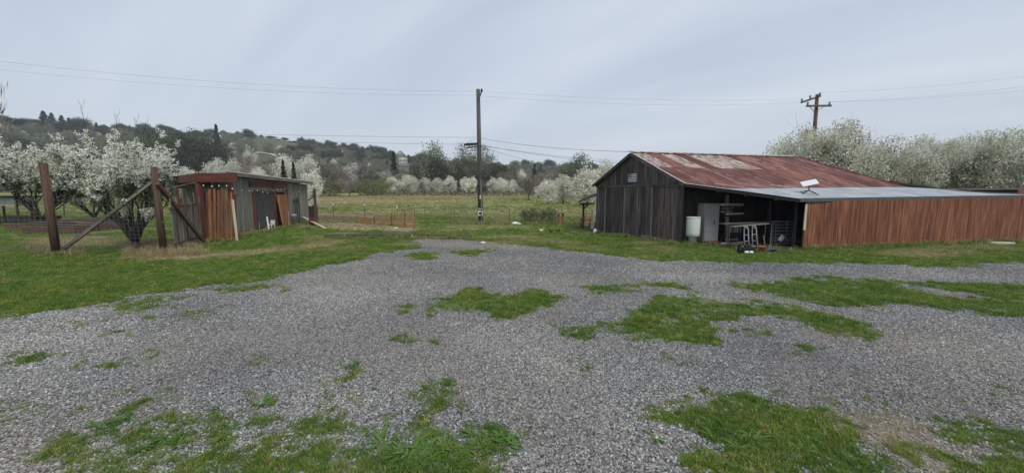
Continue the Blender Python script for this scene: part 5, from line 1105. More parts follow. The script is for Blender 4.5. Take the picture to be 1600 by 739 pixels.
# --- the wood on the slopes, uncountable
def build_wood():
    pr = []; 
    for k in 'DDABWC':
        pass
    kinds = [('D', 0), ('D', 1), ('A', 0), ('A', 1), ('B', 0), ('B', 1), ('W', 0), ('W', 2), ('C', 0)]
    for k, v in kinds:
        a = K[k][v]; me = a[1]; pr.append(bpy.data.objects.new('wood', me))
    n = 7500; Y = np.sqrt(NR.uniform(168**2, 620**2, n)); U = NR.uniform(-1.75, 1.4, n); X = U*Y; Z = hz(X, Y); D = np.interp(CX+F*U, [0, 400, 800, 1200], [360, 430, 520, 560])
    t = (Y-165)/(D-165); den = fbm(X, Y, .012, 3, 4)
    open_ = np.where(t > .75, .47, .3)
    px, pv = proj(X, Y, Z)
    clear = ((np.abs(px-345) < 26) & (np.abs(pv-243) < 7)) | ((px > 395) & (px < 470) & (pv > 216) & (pv < 236)) | ((px > 380) & (px < 445) & (pv > 243) & (pv < 262))
    keep = (den > open_) & (t < 1.12) & ~clear; X, Y, Z, t = X[keep], Y[keep], Z[keep], t[keep]; n = len(X)
    patch = fbm(X, Y, .02, 40, 3)+NR.normal(0, .09, n)
    idx = np.where(patch < .44, NR.choice([0, 1, 0, 1, 2], n), np.where(patch < .56, NR.choice([4, 5, 4, 5, 2, 3], n), NR.choice([2, 3, 6, 2, 4, 5], n)))
    idx = np.where(NR.rand(n) < .04, 8, idx)
    s = NR.uniform(.55, 1.05, n)*np.where(idx >= 8, .7, 1)*np.where(t > .85, .6, 1.0)*np.where((idx == 6) | (idx == 7), 1.3, 1)
    scatter('woodland', 'mixed woodland of dark, bare and blossoming trees covering the hillside', np.stack([X, Y, Z-.3], 1), pr, idx, np.stack([np.zeros(n), np.zeros(n), NR.uniform(0, 6.28, n)], 1), np.stack([s, s, s*NR.uniform(.8, 1.1, n)], 1))
    # belt of thicket at the back of the field
    n = 420; U = NR.uniform(-1.7, 1.3, n); Y = NR.uniform(138, 168, n); X = U*Y; px = CX+F*U; keep = ~((px > 590) & (px < 830) & (Y < 150)); X, Y = X[keep], Y[keep]; n = len(X)
    idx = NR.choice([4, 5, 4, 5, 0, 2, 3, 6], n); s = NR.uniform(.45, .95, n)
    scatter('thicket', 'dense thicket of bare and leafy trees along the back of the field', np.stack([X, Y, gz(X, Y)-.1], 1), [bpy.data.objects.new('thicket', K[k][v][1]) for k, v in kinds], idx, np.stack([np.zeros(n), np.zeros(n), NR.uniform(0, 6.28, n)], 1), np.stack([s, s, s], 1))
    # brown brambles edging the field
    C = []
    for _ in range(2600):
        u = NR.uniform(560, 985); Yb = NR.uniform(105, 128) if u < 840 else NR.uniform(88, 104); x = (u-CX)/F*Yb; C.append((x, Yb, float(gz(x, Yb))+abs(NR.normal(0, .5))))
    me = leaf_mesh(np.array(C), .5, NR, M['bramble'], 'bramble_bank'); o = bpy.data.objects.new('bramble_bank', me); link(o); tag(o, 'low brown bramble bank along the back of the field', None, None, 'stuff')
build_wood()

# ---------------------------------------------------------------- houses on the slope
def house(label, px, v, wpx, hpx, Y, m, roofm):
    p = at(px, v, Y); s = Y/600; t = thing('farmhouse', label, 'house', p, None); wd = wpx*s; h = hpx*s
    MB().box(p+Vector((0, wd*.4, h*.3)), (wd, wd*.8, h*.6+3)).build('wall', m, t)
    g = MB(); a = wd*.56; z0 = h*.6; y0 = -.3; y1 = wd*.85
    g.add([p+Vector(q) for q in ((-a, y0, z0), (a, y0, z0), (0, y0, z0+h*.4), (-a, y1, z0), (a, y1, z0), (0, y1, z0+h*.4))], [(0, 1, 2), (5, 4, 3), (0, 2, 5, 3), (1, 4, 5, 2), (0, 3, 4, 1)], [(0, 0, 0)]*6); g.build('roof', roofm, t)
    for dx in (-.25, .25):
        w_ = MB().box(p+Vector((dx*wd, -.03, h*.3)), (wd*.16, .06, h*.22)).build('window', M['dark'], t); MB().box(p+Vector((dx*wd, -.06, h*.3)), (wd*.03, .06, h*.24)).build('frame', M['white'], w_)
house('white gabled house among trees on the hillside', 629, 253, 11, 5, 215, M['beige'], M['white'])
house('long grey roofed house below the white gabled house', 637, 264, 23, 7, 205, M['greymet'], M['greymet'])
house('small white farm building behind the row of white trees', 703, 277, 16, 9, 165, M['white'], M['white'])

# ---------------------------------------------------------------- poles and overhead wires
def build_poles():
    b = G(751, 348); b.z = float(gz(b.x, b.y)); Y = b.y; top = at(747, 140, Y)
    t = thing('utility_pole', 'tall dark wooden utility pole standing alone behind the gravel', 'utility pole', b)
    MB().tube([b+Vector((0, 0, -.2)), lerp(b, top, .5), top], [.19, .165, .14], 14).build('pole_shaft', M['pole'], t, smooth=True)
    pin = at(753, 146, Y-.1); MB().bar(at(748, 156, Y-.2), at(752.5, 143.5, Y-.22), .09, .07).build('top_bracket', M['pole'], t)
    MB().lathe(at(752.6, 144.5, Y-.22), [(.05, 0), (.09, .06), (.06, .12), (.09, .18), (.04, .24)], 10).build('insulator', M['dark'], t, smooth=True)
    MB().bar(at(725, 226.5, Y-.3), at(746, 225, Y-.25), .14, .3, side=Vector((0, 0, 1))).build('side_arm', M['dark'], t)
    MB().bar(at(729, 231, Y-.28), at(745, 229, Y-.22), .07, .06).build('arm_brace', M['dark'], t)
    for v0, v1, w_ in ((305, 311, 2.2), (325.5, 326.7, 6.6), (328.5, 329.5, 6.6)):
        z0, z1 = at(751, v1, Y).z, at(751, v0, Y).z; MB().box(Vector((b.x+.02, Y-.2, (z0+z1)/2)), (w_*Y/600, .03, z1-z0)).build('marker', M['white'], t)
    z0, z1 = at(751, 337, Y).z, at(751, 329.8, Y).z; MB().box(Vector((b.x, Y-.205, (z0+z1)/2)), (.34, .03, z1-z0)).build('marker', M['white'], t)
    MB().box(Vector((b.x-.02, Y-.225, (z0+z1)/2)), (.14, .02, (z1-z0)*.55)).build('tag', M['dark'], t)
    MB().tube([Vector((b.x+.1, Y-.25, 0)), Vector((b.x+.06, Y-.22, 3.2))], .03, 6).build('conduit', M['greymet'], t)
    # crossarm pole behind the right trees
    Y2 = 36.0; q = at(1266, 301, Y2); q.z = 0; top2 = at(1277, 148, Y2)
    t2 = thing('crossarm_pole', 'wooden power pole with two crossarms rising behind the blossoming tree', 'power pole', q)
    MB().tube([q, top2], [.2, .14], 12).build('pole_shaft', M['post'], t2, smooth=True)
    a0, a1 = at(1252, 160.5, Y2-.4), at(1282, 150.5, Y2+.2); MB().bar(a0, a1, .16, .12, side=Vector((0, 0, 1))).build('crossarm', M['pole'], t2)
    c0, c1 = at(1260, 166, Y2-.25), at(1299, 165.5, Y2-.25); MB().bar(c0, c1, .16, .12, side=Vector((0, 0, 1))).build('crossarm', M['pole'], t2)
    for s, e in (((1265, 167), (1274, 177)), ((1287, 167), (1275, 175))): MB().bar(at(*s, Y2-.27), at(*e, Y2-.2), .05, .03).build('crossarm_brace', M['pole'], t2)
    ins = []
    for u, v in ((1253, 158.5), (1266, 153.5), (1281, 149), (1262, 163.5), (1296, 163.5)):
        p = at(u, v, Y2-.3); MB().lathe(p+Vector((0, 0, -.05)), [(.04, 0), (.09, .08), (.06, .14), (.1, .2), (.05, .28)], 10).build('insulator', M['greymet'], t2, smooth=True); ins.append(p+Vector((0, 0, .22)))
    def wire(label, p, q, sag, r, mid=None):
        pts = []
        for i in range(25):
            f = i/24; x = lerp(Vector(p), Vector(q), f); x.z -= sag*4*f*(1-f); pts.append(x)
        tag(MB().tube(pts, r, 5).build('overhead_wire', M['cable'], None), label, 'wire', 'overhead wires')
    ptop = at(752.6, 143, Y-.22)
    wire('upper thin wire from the lone pole top away over the blossoming plum', ptop, at(-260, 62, 24), .75, .006)
    wire('second thin wire just under the upper one running to the lone pole', at(747, 149, Y-.2), at(-260, 79, 24), .7, .005)
    wire('thin wire between the lone pole top and the crossarm pole', ptop, ins[0], .35, .005); wire('lower thin wire between the lone pole and the crossarm pole', at(748, 150, Y-.2), ins[3], .45, .005)
    for i, (u, v) in enumerate(((1900, 72), (1900, 88), (1950, 95))): wire(['topmost wire leaving the crossarm pole to the right', 'middle wire leaving the crossarm pole to the right', 'lowest wire leaving the crossarm pole to the right'][i], ins[(2, 4, 4)[i]], at(u, v, 27), .6, .005)
    wire('upper service wire above the hill to the lone pole', at(748, 215, Y-.2), at(-240, 176, 40), .55, .01); wire('lower service wire above the hill to the side arm of the lone pole', at(728, 226, Y-.3), at(180, 207, 62), .3, .011)
    wire('service wire from the lone pole to the barn ridge', at(750, 216, Y-.2), at(996, 237.5, 20), .2, .012)
    wire('thick service wire from the side arm past the barn', at(748, 226, Y-.2), at(1010, 257, 30), .25, .015)
    wire('steep thin wire dropping from the lone pole to the white trees', at(752, 230, Y-.15), at(900, 268, 50), .15, .012); wire('thin wire under the service wires right of the lone pole', at(752, 228, Y-.15), at(985, 252, 45), .2, .01)
build_poles()

# ---------------------------------------------------------------- fence along the field, net, timbers
def build_field():
    t = thing('field_fence', 'low wire field fence with thin metal posts behind the lawn', 'fence', G(700, 348))
    ps = []
    for px, vt, vb in ((497, 322, 344), (522, 318, 346), (570, 319, 346.5), (622, 322, 347.5), (665, 323, 348), (709, 323, 348.5), (752, 324, 349), (796, 325, 349), (836, 326, 349), (877, 327, 349), (915, 328, 349)):
        p = G(px, vb); h = at(px, vt, p.y).z; q = Vector((p.x+RNG.uniform(-.05, .05), p.y, h)); o = MB().bar(p-Vector((0, 0, .1)), q, .05, .04, side=Vector((1, 0, 0))).build('post', M['wire'], t); ps.append((p, q))
        if px in (522, 570, 622): MB().bar(q-Vector((0, 0, .16)), q+Vector((0, 0, .02)), .075, .06, side=Vector((1, 0, 0))).build('post_cap', M['white'], t)
    for f in (.3, .52, .74, .93):
        MB().tube([lerp(p, q, f)+Vector((0, 0, RNG.uniform(-.03, .03))) for p, q in ps], .007, 4).build('wire_strand', M['wire'], t)
    # orange netting
    n = thing('orange_netting', 'faded orange plastic net fence sagging before the field', 'netting', G(610, 352)); pp = [G(u, v) for u, v in ((560, 349.5), (585, 350.5), (612, 353), (633, 355.5), (648, 356))]; hs = [.35, .5, .72, 1.0, .98]
    g = MB(); N = 34
    def pt(f, k):
        x = f*(len(pp)-1); i = min(int(x), len(pp)-2); b = lerp(pp[i], pp[i+1], x-i); h = hs[i]+(hs[i+1]-hs[i])*(x-i); return b+Vector((.03*math.sin(k*3+f*20), .05*math.sin(f*17+k), .03+h*k*(1-.08*math.sin(f*31))))
    for i in range(N+1): g.tube([pt(i/N, k) for k in (0, .33, .66, 1)], 0.008, 3, cap=False)
    for k in np.linspace(0, 1, 8): g.tube([pt(i/N, k) for i in range(N+1)], .009, 3, cap=False)
    g.build('net', M['orangenet'], n, kind='stuff')
    for p, h in zip(pp[1:], hs[1:]): MB().bar(p, p+Vector((.02, 0, h+.15)), .035, .035, side=Vector((1, 0, 0))).build('stake', M['post'], n)
    # timbers lying on the grass
    for (a, b, m, lab, w_) in (((508, 370.8), (642, 369.8), 'barn', 'long dark timber lying in the grass behind the gravel', .16), ((646, 369.6), (736, 371.2), 'post', 'shorter brown timber lying in the grass behind the gravel', .17)):
        p, q = G(*a), G(*b); tag(MB().bar(p+Vector((0, 0, .06)), q+Vector((0, 0, .06)), w_, .15, side=Vector((0, 1, 0))).build('timber', M[m], None), lab, 'timber')
    p = G(508, 358); q = G(465, 345); q.z = .55; tag(MB().bar(p+Vector((0, 0, .05)), q, .2, .045, side=Vector((.3, 1, 0))).build('ramp_board', M['palewood'], None), 'pale board sloping down from the shed corner to the grass', 'board')
    # wooden stand
    b = G(876, 350); s = b.y/600; b.z = float(gz(b.x, b.y)); t = thing('wooden_stand', 'small orange wooden stand with two flat topped posts by the field fence', 'stand', b)
    MB().box(b+Vector((.0, .1, 3*s)), (9*s, .3, 6*s)).build('box', M['orange'], t)
    for x, h in ((-3.2, 15), (3.4, 16.5)):
        MB().bar(b+Vector((x*s, 0, 0)), b+Vector((x*s, 0, h*s)), .11, .11, side=Vector((1, 0, 0))).build('post', M['orange'], t); MB().box(b+Vector(((x-1.2)*s, 0, (h+.6)*s)), (7*s, .4, .07)).build('flat_top', M['greywood'], t)
    # hens
    def hen(u, v, m, lab, sz, rz):
        sz = sz*.55
        b = G(u, v); t = thing('hen', lab, 'hen', b); 
        R = Matrix.Rotation(rz, 3, 'Z'); V = lambda x, z, y=0: b+R@Vector((x*sz, y*sz, z*sz))
        MB().tube([V(-.2, .34), V(-.16, .3), V(-.08, .25), V(.02, .23), V(.1, .27), V(.14, .34), V(.16, .42), V(.19, .44), V(.21, .43)], [q*sz for q in (.02, .06, .1, .115, .1, .06, .04, .035, .01)], 10).build('hen_body', m, t, smooth=True)
        MB().tube([V(.2, .43), V(.245, .42)], [.012*sz, .002], 5).build('beak', M['straw'], t); MB().bar(V(.15, .47), V(.2, .48), .03*sz, .012*sz).build('comb', M['brick'], t)
        for y in (-.04, .04): MB().tube([V(0, .15, y), V(.01, .06, y), V(.0, .0, y), V(.05, .0, y)], .01*sz, 5).build('leg', M['straw'], t)
    hen(846, 366, M['featherp'], 'pale buff hen on the lawn behind the gravel', 1.5, .4); hen(861, 365, M['feather'], 'dark hen pecking beside the pale hen', 1.1, 2.6); hen(872, 364, M['feather'], 'dark hen farthest from the pale hen, toward the barn', 1.0, .2)
    # scraps
    b = G(805, 351); g = MB(); g.lathe(b, [(.2, 0), (.26, .08), (.2, .17), (.06, .2)], 9); g.lathe(b+Vector((.25, .03, 0)), [(.14, 0), (.17, .06), (.08, .12)], 8); tag(g.build('white_sack', M['white'], None), 'crumpled white sack lying on the lawn near the fence', 'sack')
    for u, v, lab in ((619, 357, 'small white scrap on the lawn below the orange netting'), (755, 380, 'small white scrap at the far edge of the gravel')):
        b = G(u, v); tag(MB().lathe(b, [(.1, 0), (.13, .03), (.06, .07)], 8).build('scrap', M['white'], None), lab, 'scrap')
build_field()

# ---------------------------------------------------------------- garden fence, beds, pergola, shed on the left
def build_left():
    fp = G(89, 397.5); cp_ = G(256, 394); 
    t = thing('garden_fence', 'brown timber and wire garden fence with diagonal braces at its corner', 'fence', cp_)
    zt = at(68, 255, fp.y).z; zc = at(241, 261, cp_.y).z
    ft = at(67, 255, fp.y); ct = at(240.5, 261, cp_.y)
    MB().tube([fp-Vector((0, 0, .2)), ft], [.125, .115], 10).build('post', M['post'], t, smooth=True); MB().tube([cp_-Vector((0, 0, .2)), ct], [.115, .105], 10).build('post', M['post'], t, smooth=True)
    MB().bar(G(92, 395)+Vector((.05, 0, .04)), at(241, 283, cp_.y+.02), .11, .1).build('brace', M['greywood'], t)
    gp = G(320, 377); g2 = at(246, 287, cp_.y-.12); MB().bar(g2, G(323, 381)+Vector((0, -.1, .06)), .12, .12).build('brace', M['post'], t)
    lp = fp+(fp-cp_)*1.1; lp.z = 0; MB().tube([lp, lp+Vector((-.15, 0, zt))], [.12, .11], 10).build('post', M['post'], t, smooth=True)
    # wire mesh between the posts
    g = MB()
    for a, at_, b, bt in ((lp, lp+Vector((-.15, 0, zt)), fp, ft), (fp, ft, cp_, ct)):
        for k in np.linspace(.04, .6, 14): g.tube([lerp(a, at_, k), lerp(b, bt, k)], .006, 3, cap=False)
        for k in np.linspace(0, 1, 24): g.tube([lerp(lerp(a, at_, .04), lerp(b, bt, .04), k), lerp(lerp(a, at_, .6), lerp(b, bt, .6), k)], .0045, 3, cap=False)
    g.build('wire_mesh', M['wire'], t, kind='stuff')
    for k in (.93,): 
        MB().tube([lerp(lp, lp+Vector((-.15, 0, zt)), k), lerp(fp, ft, k), lerp(cp_, ct, .9)], .008, 4).build('top_wire', M['wire'], t)
    MB().tube([lerp(cp_, ct, .36)+Vector((-.12, -.02, 0)), lerp(cp_, ct, .36)+Vector((.12, -.02, .0))], .02, 6).build('latch', M['steel'], t)
    # picket panel between the corner post and the pergola
    q = thing('picket_panel', 'grey picket fence panel between the fence corner and the red pergola', 'fence', lerp(cp_, gp, .5))
    a = cp_+Vector((.15, .25, 0)); b = G(318, 377); a.z = b.z = 0
    for z0, z1, w_ in ((.25, .28, .1), (1.62, 1.78, .12)): MB().bar(a+Vector((.03, -.03, z0)), b+Vector((.03, -.03, z1)), w_, .05, side=Vector((0, 0, 1))).build('rail', M['post'], q)
    n = 22
    for i in range(n):
        f = (i+.5)/n; p = lerp(a, b, f); h = RNG.uniform(1.6, 1.9) if i % 4 else RNG.uniform(1.95, 2.25)
        MB().bar(p+Vector((0, .05, .02)), p+Vector((RNG.uniform(-.05, .05), .05, h)), RNG.uniform(.075, .11), .02, side=(b-a)).build('picket', M['greywood'] if i % 3 else (M['post'] if i % 2 else M['shed']), q)
    mid = lerp(a, b, .45); MB().bar(mid-Vector((0, .06, 0)), mid+Vector((0, -.06, 2.0)), .13, .12, side=Vector((1, 0, 0))).build('post', M['post'], q)
    # raised beds
    for i, (u0, u1, vt, vb, dy, lab) in enumerate(((36, 119, 355, 365, 1.3, 'raised timber garden bed nearest the wire fence'), (8, 95, 350, 360, 1.3, 'raised timber bed behind the nearest bed'), (-30, 58, 339, 348, 1.6, 'pale edged raised bed farthest back under the white panelled coop'), (124, 191, 349, 359, 1.3, 'raised timber bed beside the plum tree trunk'), (93, 157, 343, 353, 1.4, 'raised timber bed behind the one beside the plum trunk'))):
        p = G(u0, vb); q_ = G(u1, vb); q_.y = lerp(p.y, q_.y, .8); h = at(u0, vt, p.y).z; h = max(.28, min(.5, h)); d_ = (q_-p).normalized(); nn = Vector((-d_.y, d_.x, 0)); p.z = q_.z = 0
        t = thing('raised_bed', lab, 'garden bed', lerp(p, q_, .5), 'raised timber garden beds')
        for o0 in (Vector((0, 0, 0)), nn*dy): MB().bar(p+o0+Vector((0, 0, h/2)), q_+o0+Vector((0, 0, h/2)), h, .05, side=Vector((0, 0, 1))).build('side_board', M['post'] if i != 2 else M['greywood'], t)
        for o0 in (p, q_): MB().bar(o0+nn*.03+Vector((0, 0, h/2)), o0+nn*(dy-.03)+Vector((0, 0, h/2)), h*.98, .05, side=Vector((0, 0, 1))).build('end_board', M['post'], t)
        MB().bar(p+nn*(dy/2)+Vector((0, 0, h*.35)), q_+nn*(dy/2)+Vector((0, 0, h*.35)), dy*.9, h*.55, side=nn).build('soil', M['bramble'], t)
        for o0 in (Vector((0, 0, 0)), nn*dy): MB().bar(p+o0+Vector((0, 0, h+.015)), q_+o0+Vector((0, 0, h+.015)), .12, .03, side=nn).build('cap_board', M['greywood'], t)
    # coop with white panel
    p = at(10, 323, 27); p.z = 0; t = thing('small_coop', 'small coop with dark flat roof and white panelled side behind the garden beds', 'coop', p)
    zb, zt = at(10, 322, 27).z, at(10, 309, 27).z
    MB().box(Vector((p.x-.45, p.y+.5, (zb+zt)/2)), (2.1, .9, zt-zb)).build('side_panel', M['white'], t); MB().box(Vector((p.x-.3, p.y+.4, zt+.06)), (2.7, 1.6, .1)).build('roof', M['barn_in'], t)
    for x in (-1.4, .6):
        for y in (.1, .9): MB().bar(Vector((p.x+x, p.y+y, 0)), Vector((p.x+x, p.y+y, zt)), .09, .09, side=Vector((1, 0, 0))).build('leg', M['post'], t)
    for k in range(5): MB().bar(Vector((p.x-1.45, p.y+.03, lerp(zb, zt, (k+.5)/5))), Vector((p.x+.58, p.y+.03, lerp(zb, zt, (k+.5)/5))), (zt-zb)/5-.02, .03, side=Vector((0, 0, 1))).build('panel_board', M['white'], t)
    # rear wire fence behind the beds
    t = thing('rear_garden_fence', 'thin wire fence with wooden stakes behind the garden beds', 'fence', G(100, 340)); ps = []
    for u, v, vt in ((-40, 340, 296), (26, 340, 298), (100, 341, 300), (165, 341, 302), (235, 341, 303)):
        p = G(u, v); q_ = at(u, vt, p.y); MB().bar(p, q_, .08, .08, side=Vector((1, 0, 0))).build('stake', M['greywood'], t); ps.append((p, q_))
    g = MB()
    for k in np.linspace(.05, .95, 9): g.tube([lerp(a, b, k) for a, b in ps], .007, 3, cap=False)
    for (a0, a1), (b0_, b1_) in zip(ps, ps[1:]):
        for k in np.linspace(0, 1, 16): g.tube([lerp(a0, b0_, k), lerp(a1, b1_, k)], .005, 3, cap=False)
    g.build('wire_mesh', M['wire'], t, kind='stuff')
    # pergola
    pl = G(318, 376); pr = G(367, 374); t = thing('pergola', 'dull red painted timber pergola frame in front of the grey shed', 'pergola', pl)
    Y = pl.y; zb, ztp = at(340, 284.5, Y).z, at(340, 270.5, Y).z
    for p, w_ in ((pl, .22), (pr, .16)): MB().bar(Vector((p.x, p.y, 0)), Vector((p.x, p.y, zb)), w_, .16, side=Vector((1, 0, 0))).build('post', M['redpaint'], t)
    x0, x1 = at(309, 280, Y).x, at(372.5, 280, Y).x; zc_ = (zb+ztp)/2
    MB().bar(Vector((x0, Y-.1, zc_)), Vector((x1, Y-.1, zc_)), ztp-zb, .07, side=Vector((0, 0, 1))).build('beam', M['redpaint'], t)
    far = at(276, 273, Y+3.2); zf = zc_
    MB().bar(Vector((x0+.04, Y-.06, zf)), Vector((far.x, far.y, zf)), (ztp-zb)*.9, .07, side=Vector((0, 0, 1))).build('beam', M['redpaint'], t)
    xr = at(333, 280, Y+3.2).x
    MB().bar(Vector((x1-.04, Y-.06, zf)), Vector((xr, Y+3.2, zf)), (ztp-zb)*.8, .07, side=Vector((0, 0, 1))).build('beam', M['redpaint'], t)
    MB().bar(Vector((far.x, far.y, zf)), Vector((xr, Y+3.2, zf)), (ztp-zb)*.8, .07, side=Vector((0, 0, 1))).build('beam', M['redpaint'], t)
    for p in (Vector((far.x, far.y, 0)), Vector((xr, Y+3.2, 0))): MB().bar(p, Vector((p.x, p.y, zb+.1)), .16, .16, side=Vector((1, 0, 0))).build('post', M['redpaint'], t)
    for k in range(7):
        f = (k+.5)/7; a = lerp(Vector((x0, Y-.04, 0)), Vector((far.x, far.y, 0)), f); b = lerp(Vector((x1-.04, Y-.04, 0)), Vector((xr, Y+3.2, 0)), f); z = ztp+.03
        MB().bar(Vector((a.x, a.y, z-.09)), Vector((b.x, b.y, z-.09)), .12, .05, side=Vector((0, 0, 1))).build('rafter', M['post'], t)
    # green corrugated cover seen under the far beam
    t2 = thing('potting_lean_to', 'low lean-to with greenish roof edge behind the picket panel', 'lean-to', at(290, 330, Y+3.5).xy.to_3d())
    a = at(279, 292, Y+2.6); b = at(312, 284, Y+2.2); MB().bar(a, b, 1.2, .05, side=Vector((0, 1, .15))).build('roof', M['shed'], t2)
    for k in range(9):
        u = 281+k*4.2; q_ = at(u, 293, Y+2.9); MB().bar(Vector((q_.x, q_.y, 0)), Vector((q_.x, q_.y, q_.z-.05)), .14, .02, side=Vector((1, 0, 0))).build('wall_board', M['greywood'] if k % 3 else M['shed'], t2)
    # orange picket panel
    t = thing('orange_picket_panel', 'orange cedar picket panel closing the pergola front', 'fence panel', lerp(pl, pr, .5)); Yp = Y-.14
    for z in (.32, 1.72): MB().bar(at(323, 340, Yp+.05).xy.to_3d()+Vector((0, 0, z)), at(370, 340, Yp+.05).xy.to_3d()+Vector((0, 0, z)), .1, .04, side=Vector((0, 0, 1))).build('rail', M['orange'], t)
    for k, (u, vt, m) in enumerate(((323.5, 297, 'redpaint'), (327.5, 293, 'orange'), (334.5, 292, 'orange'), (341, 294, 'orange'), (347.5, 291, 'orange'), (354, 295, 'orange'), (361, 297, 'orange'), (367, 300, 'redpaint'))):
        a = at(u+1.5, 375, Yp); a.z = .02; b = at(u, vt+3, Yp); MB().bar(a, Vector((b.x, Yp-.0, b.z)), .118, .025, side=Vector((1, 0, 0))).build('picket', M[m], t)
    a = G(371, 361); a.z = 0; b = at(363.5, 312, a.y+.2); a = Vector((at(369, 360, Y-.3).x, Y-.3, .25))
    tag(MB().bar(Vector((a.x, a.y, 0.02)), at(363.5, 312, Y-.2), .11, .03, side=Vector((1, 0, 0))).build('leaning_board', M['palewood'], None), 'pale board leaning against the end of the orange picket panel', 'board')
    # shed: walls run back along the line of sight
    s0 = G(366, 364); s1 = G(483, 346.5); s0 = Vector((s0.x, s0.y, 0)); s1 = Vector((s1.x, s1.y, 0)); e = (s1-s0).normalized(); Ls = (s1-s0).length; no = Vector((e.y, -e.x, 0))
    if no.x < 0: no = -no
    z0, z1 = at(357, 271, s0.y-.3).z, at(486, 286, s1.y+.2).z
    t = thing('garden_shed', 'long grey green boarded shed with a slanting pale edged roof and red door frames', 'shed', s0)
    W_ = 3.2
    def fx(u): return (onplane(u, 320, s0, no)-s0).dot(e)/Ls
    def fz(u, v): return onplane(u, v, s0, no).z
    def wallm(a, b, za, zb_): 
        g = MB(); n_ = Vector(((b-a).y, -(b-a).x, 0)).normalized()*.05; g.hexa([a, b, b-n_, a-n_, a+Vector((0, 0, za)), b+Vector((0, 0, zb_)), b-n_+Vector((0, 0, zb_)), a-n_+Vector((0, 0, za))], [(0, 0, 0)]*8); return g
    dr = [(.20, .245), (.27, .58), (.58, .72)]
    wl = wallm(s0-no*.04, s1-no*.04, z0-.12, z1-.12).build('side_wall', M['barn_in'], t)
    n = 34
    for k in range(n):
        f0, f1 = k/n+.002, (k+1)/n-.002; fm = (f0+f1)/2
        zb_ = lerp(z0, z1, fm)-.13
        def bd(za, zz, m):
            a = s0+e*Ls*f0; b = s0+e*Ls*f1; o = no*RNG.uniform(.0, .012); q_ = [a+o, b+o, b+o+no*.02, a+o+no*.02]
            MB().hexa([p+Vector((0, 0, za)) for p in q_]+[p+Vector((0, 0, zz)) for p in q_], [(za, f*Ls, h) for f, h in ((f0, 0), (f1, 0), (f1, .02), (f0, .02))]+[(zz, f*Ls, h) for f, h in ((f0, 0), (f1, 0), (f1, .02), (f0, .02))]).build('board', m, wl)
        if fx(397) < fm < fx(427): bd(2.35, zb_, M['shed'])
        elif fx(430) < fm < fx(446): bd(2.3, zb_, M['shed'])
        else: bd(RNG.uniform(.03, .1), zb_, M['shed'])
    def on(f, z, o=.05): return s0+e*Ls*f+no*o+Vector((0, 0, z))
    # red frames and mesh of the run
    for u in (395.5, 428, 448): MB().bar(on(fx(u), 0), on(fx(u), 2.45), .16, .1, side=e).build('door_post', M['redpaint'], t)
    for u0, u1, va, vb, o in ((391, 427, 283, 292, .07), (426, 447, 284.5, 293.5, .11)):
        za, zb_ = fz(u0, (va+vb)/2), fz(u1, (va+vb)/2+1.2); MB().bar(on(fx(u0), za, o), on(fx(u1), zb_, o), .3, .08, side=Vector((0, 0, 1))).build('lintel', M['redpaint'], t)
    g = MB(); fa, fb = fx(398), fx(427)
    for k in range(22): g.tube([on(fa, .1+k*.105, .03), on(fb, .1+k*.1, .03)], .008, 3, cap=False)
    for k in range(30): f = fa+(fb-fa)*k/29; g.tube([on(f, .1, .035), on(f, 2.35, .035)], .007, 3, cap=False)
    g.build('mesh_front', M['wire'], t, kind='stuff')
    # roof
    r0, r1 = s0-e*.7, s1+e*.25; a = r0+no*.3; b = r1+no*.3; c = r1-no*(W_+.3); d_ = r0-no*(W_+.3)
    zf0, zf1 = z0+.02, z1+.02; hi_ = [Vector((a.x, a.y, zf0)), Vector((b.x, b.y, zf1)), Vector((c.x, c.y, zf1-.25)), Vector((d_.x, d_.y, zf0-.25))]
    g = MB(); g.add(hi_+[p+Vector((0, 0, .07)) for p in hi_], [(0, 3, 2, 1), (4, 5, 6, 7), (0, 1, 5, 4), (1, 2, 6, 5), (2, 3, 7, 6), (3, 0, 4, 7)], [(p.x, p.y, p.z) for p in hi_]*2); g.build('roof', M['galv'], t)
    MB().bar(hi_[0]+no*.03+Vector((0, 0, -.04)), hi_[1]+no*.03+Vector((0, 0, -.04)), .19, .04, side=Vector((0, 0, 1))).build('fascia', M['greywood'], t)
    MB().bar(hi_[0]+no*.035+Vector((0, 0, .085)), hi_[1]+no*.035+Vector((0, 0, .085)), .04, .05, side=Vector((0, 0, 1))).build('roof_edge', M['white'], t)
    for p, q_, za, zb_ in ((s0, s0-no*W_, z0-.12, z0-.35), (s1, s1-no*W_, z1-.12, z1-.35), (s0-no*W_, s1-no*W_, z0-.35, z1-.35)): wallm(p-no*.05, q_, za, zb_).build('end_wall', M['shed'], t)
    # things along the shed
    f = .64; db = thing('plank_door', 'orange brown plank door leaning at the shed doorway', 'door', on(f, 0, .35))
    a = G(427.5+3, 357); b = G(447+1, 357); base = on(fx(430), 0, .4); base2 = on(fx(446), 0, .4)
    for k in range(5):
        p = lerp(base, base2, (k+.5)/5); MB().bar(p, p-no*.28+Vector((0, 0, 2.1)), (base2-base).length/5-.02, .03, side=e).build('plank', M['orange'], db)
    for z in (.4, 1.7): MB().bar(base+Vector((0, 0, z))-no*(z*.133+.03), base2+Vector((0, 0, z))-no*(z*.133+.03), .1, .03, side=Vector((0, 0, 1))).build('ledge', M['orange'], db)
    for i, (u0, v0, u1, v1, lab) in enumerate(((404.5, 358, 401.5, 310, 'tall white pole leaning at the red framed shed run'), (420.5, 360, 417, 338.5, 'short white post beside the white chair'), (452, 353, 450.5, 329, 'pale stake by the shed wall near the green hoses'))):
        a = G(u0, v0); a.z = 0; tag(MB().tube([a, at(u1, v1, a.y+.15)], .045, 8).build('white_pole', M['white'] if i < 2 else M['greywood'], None), lab, 'pole')
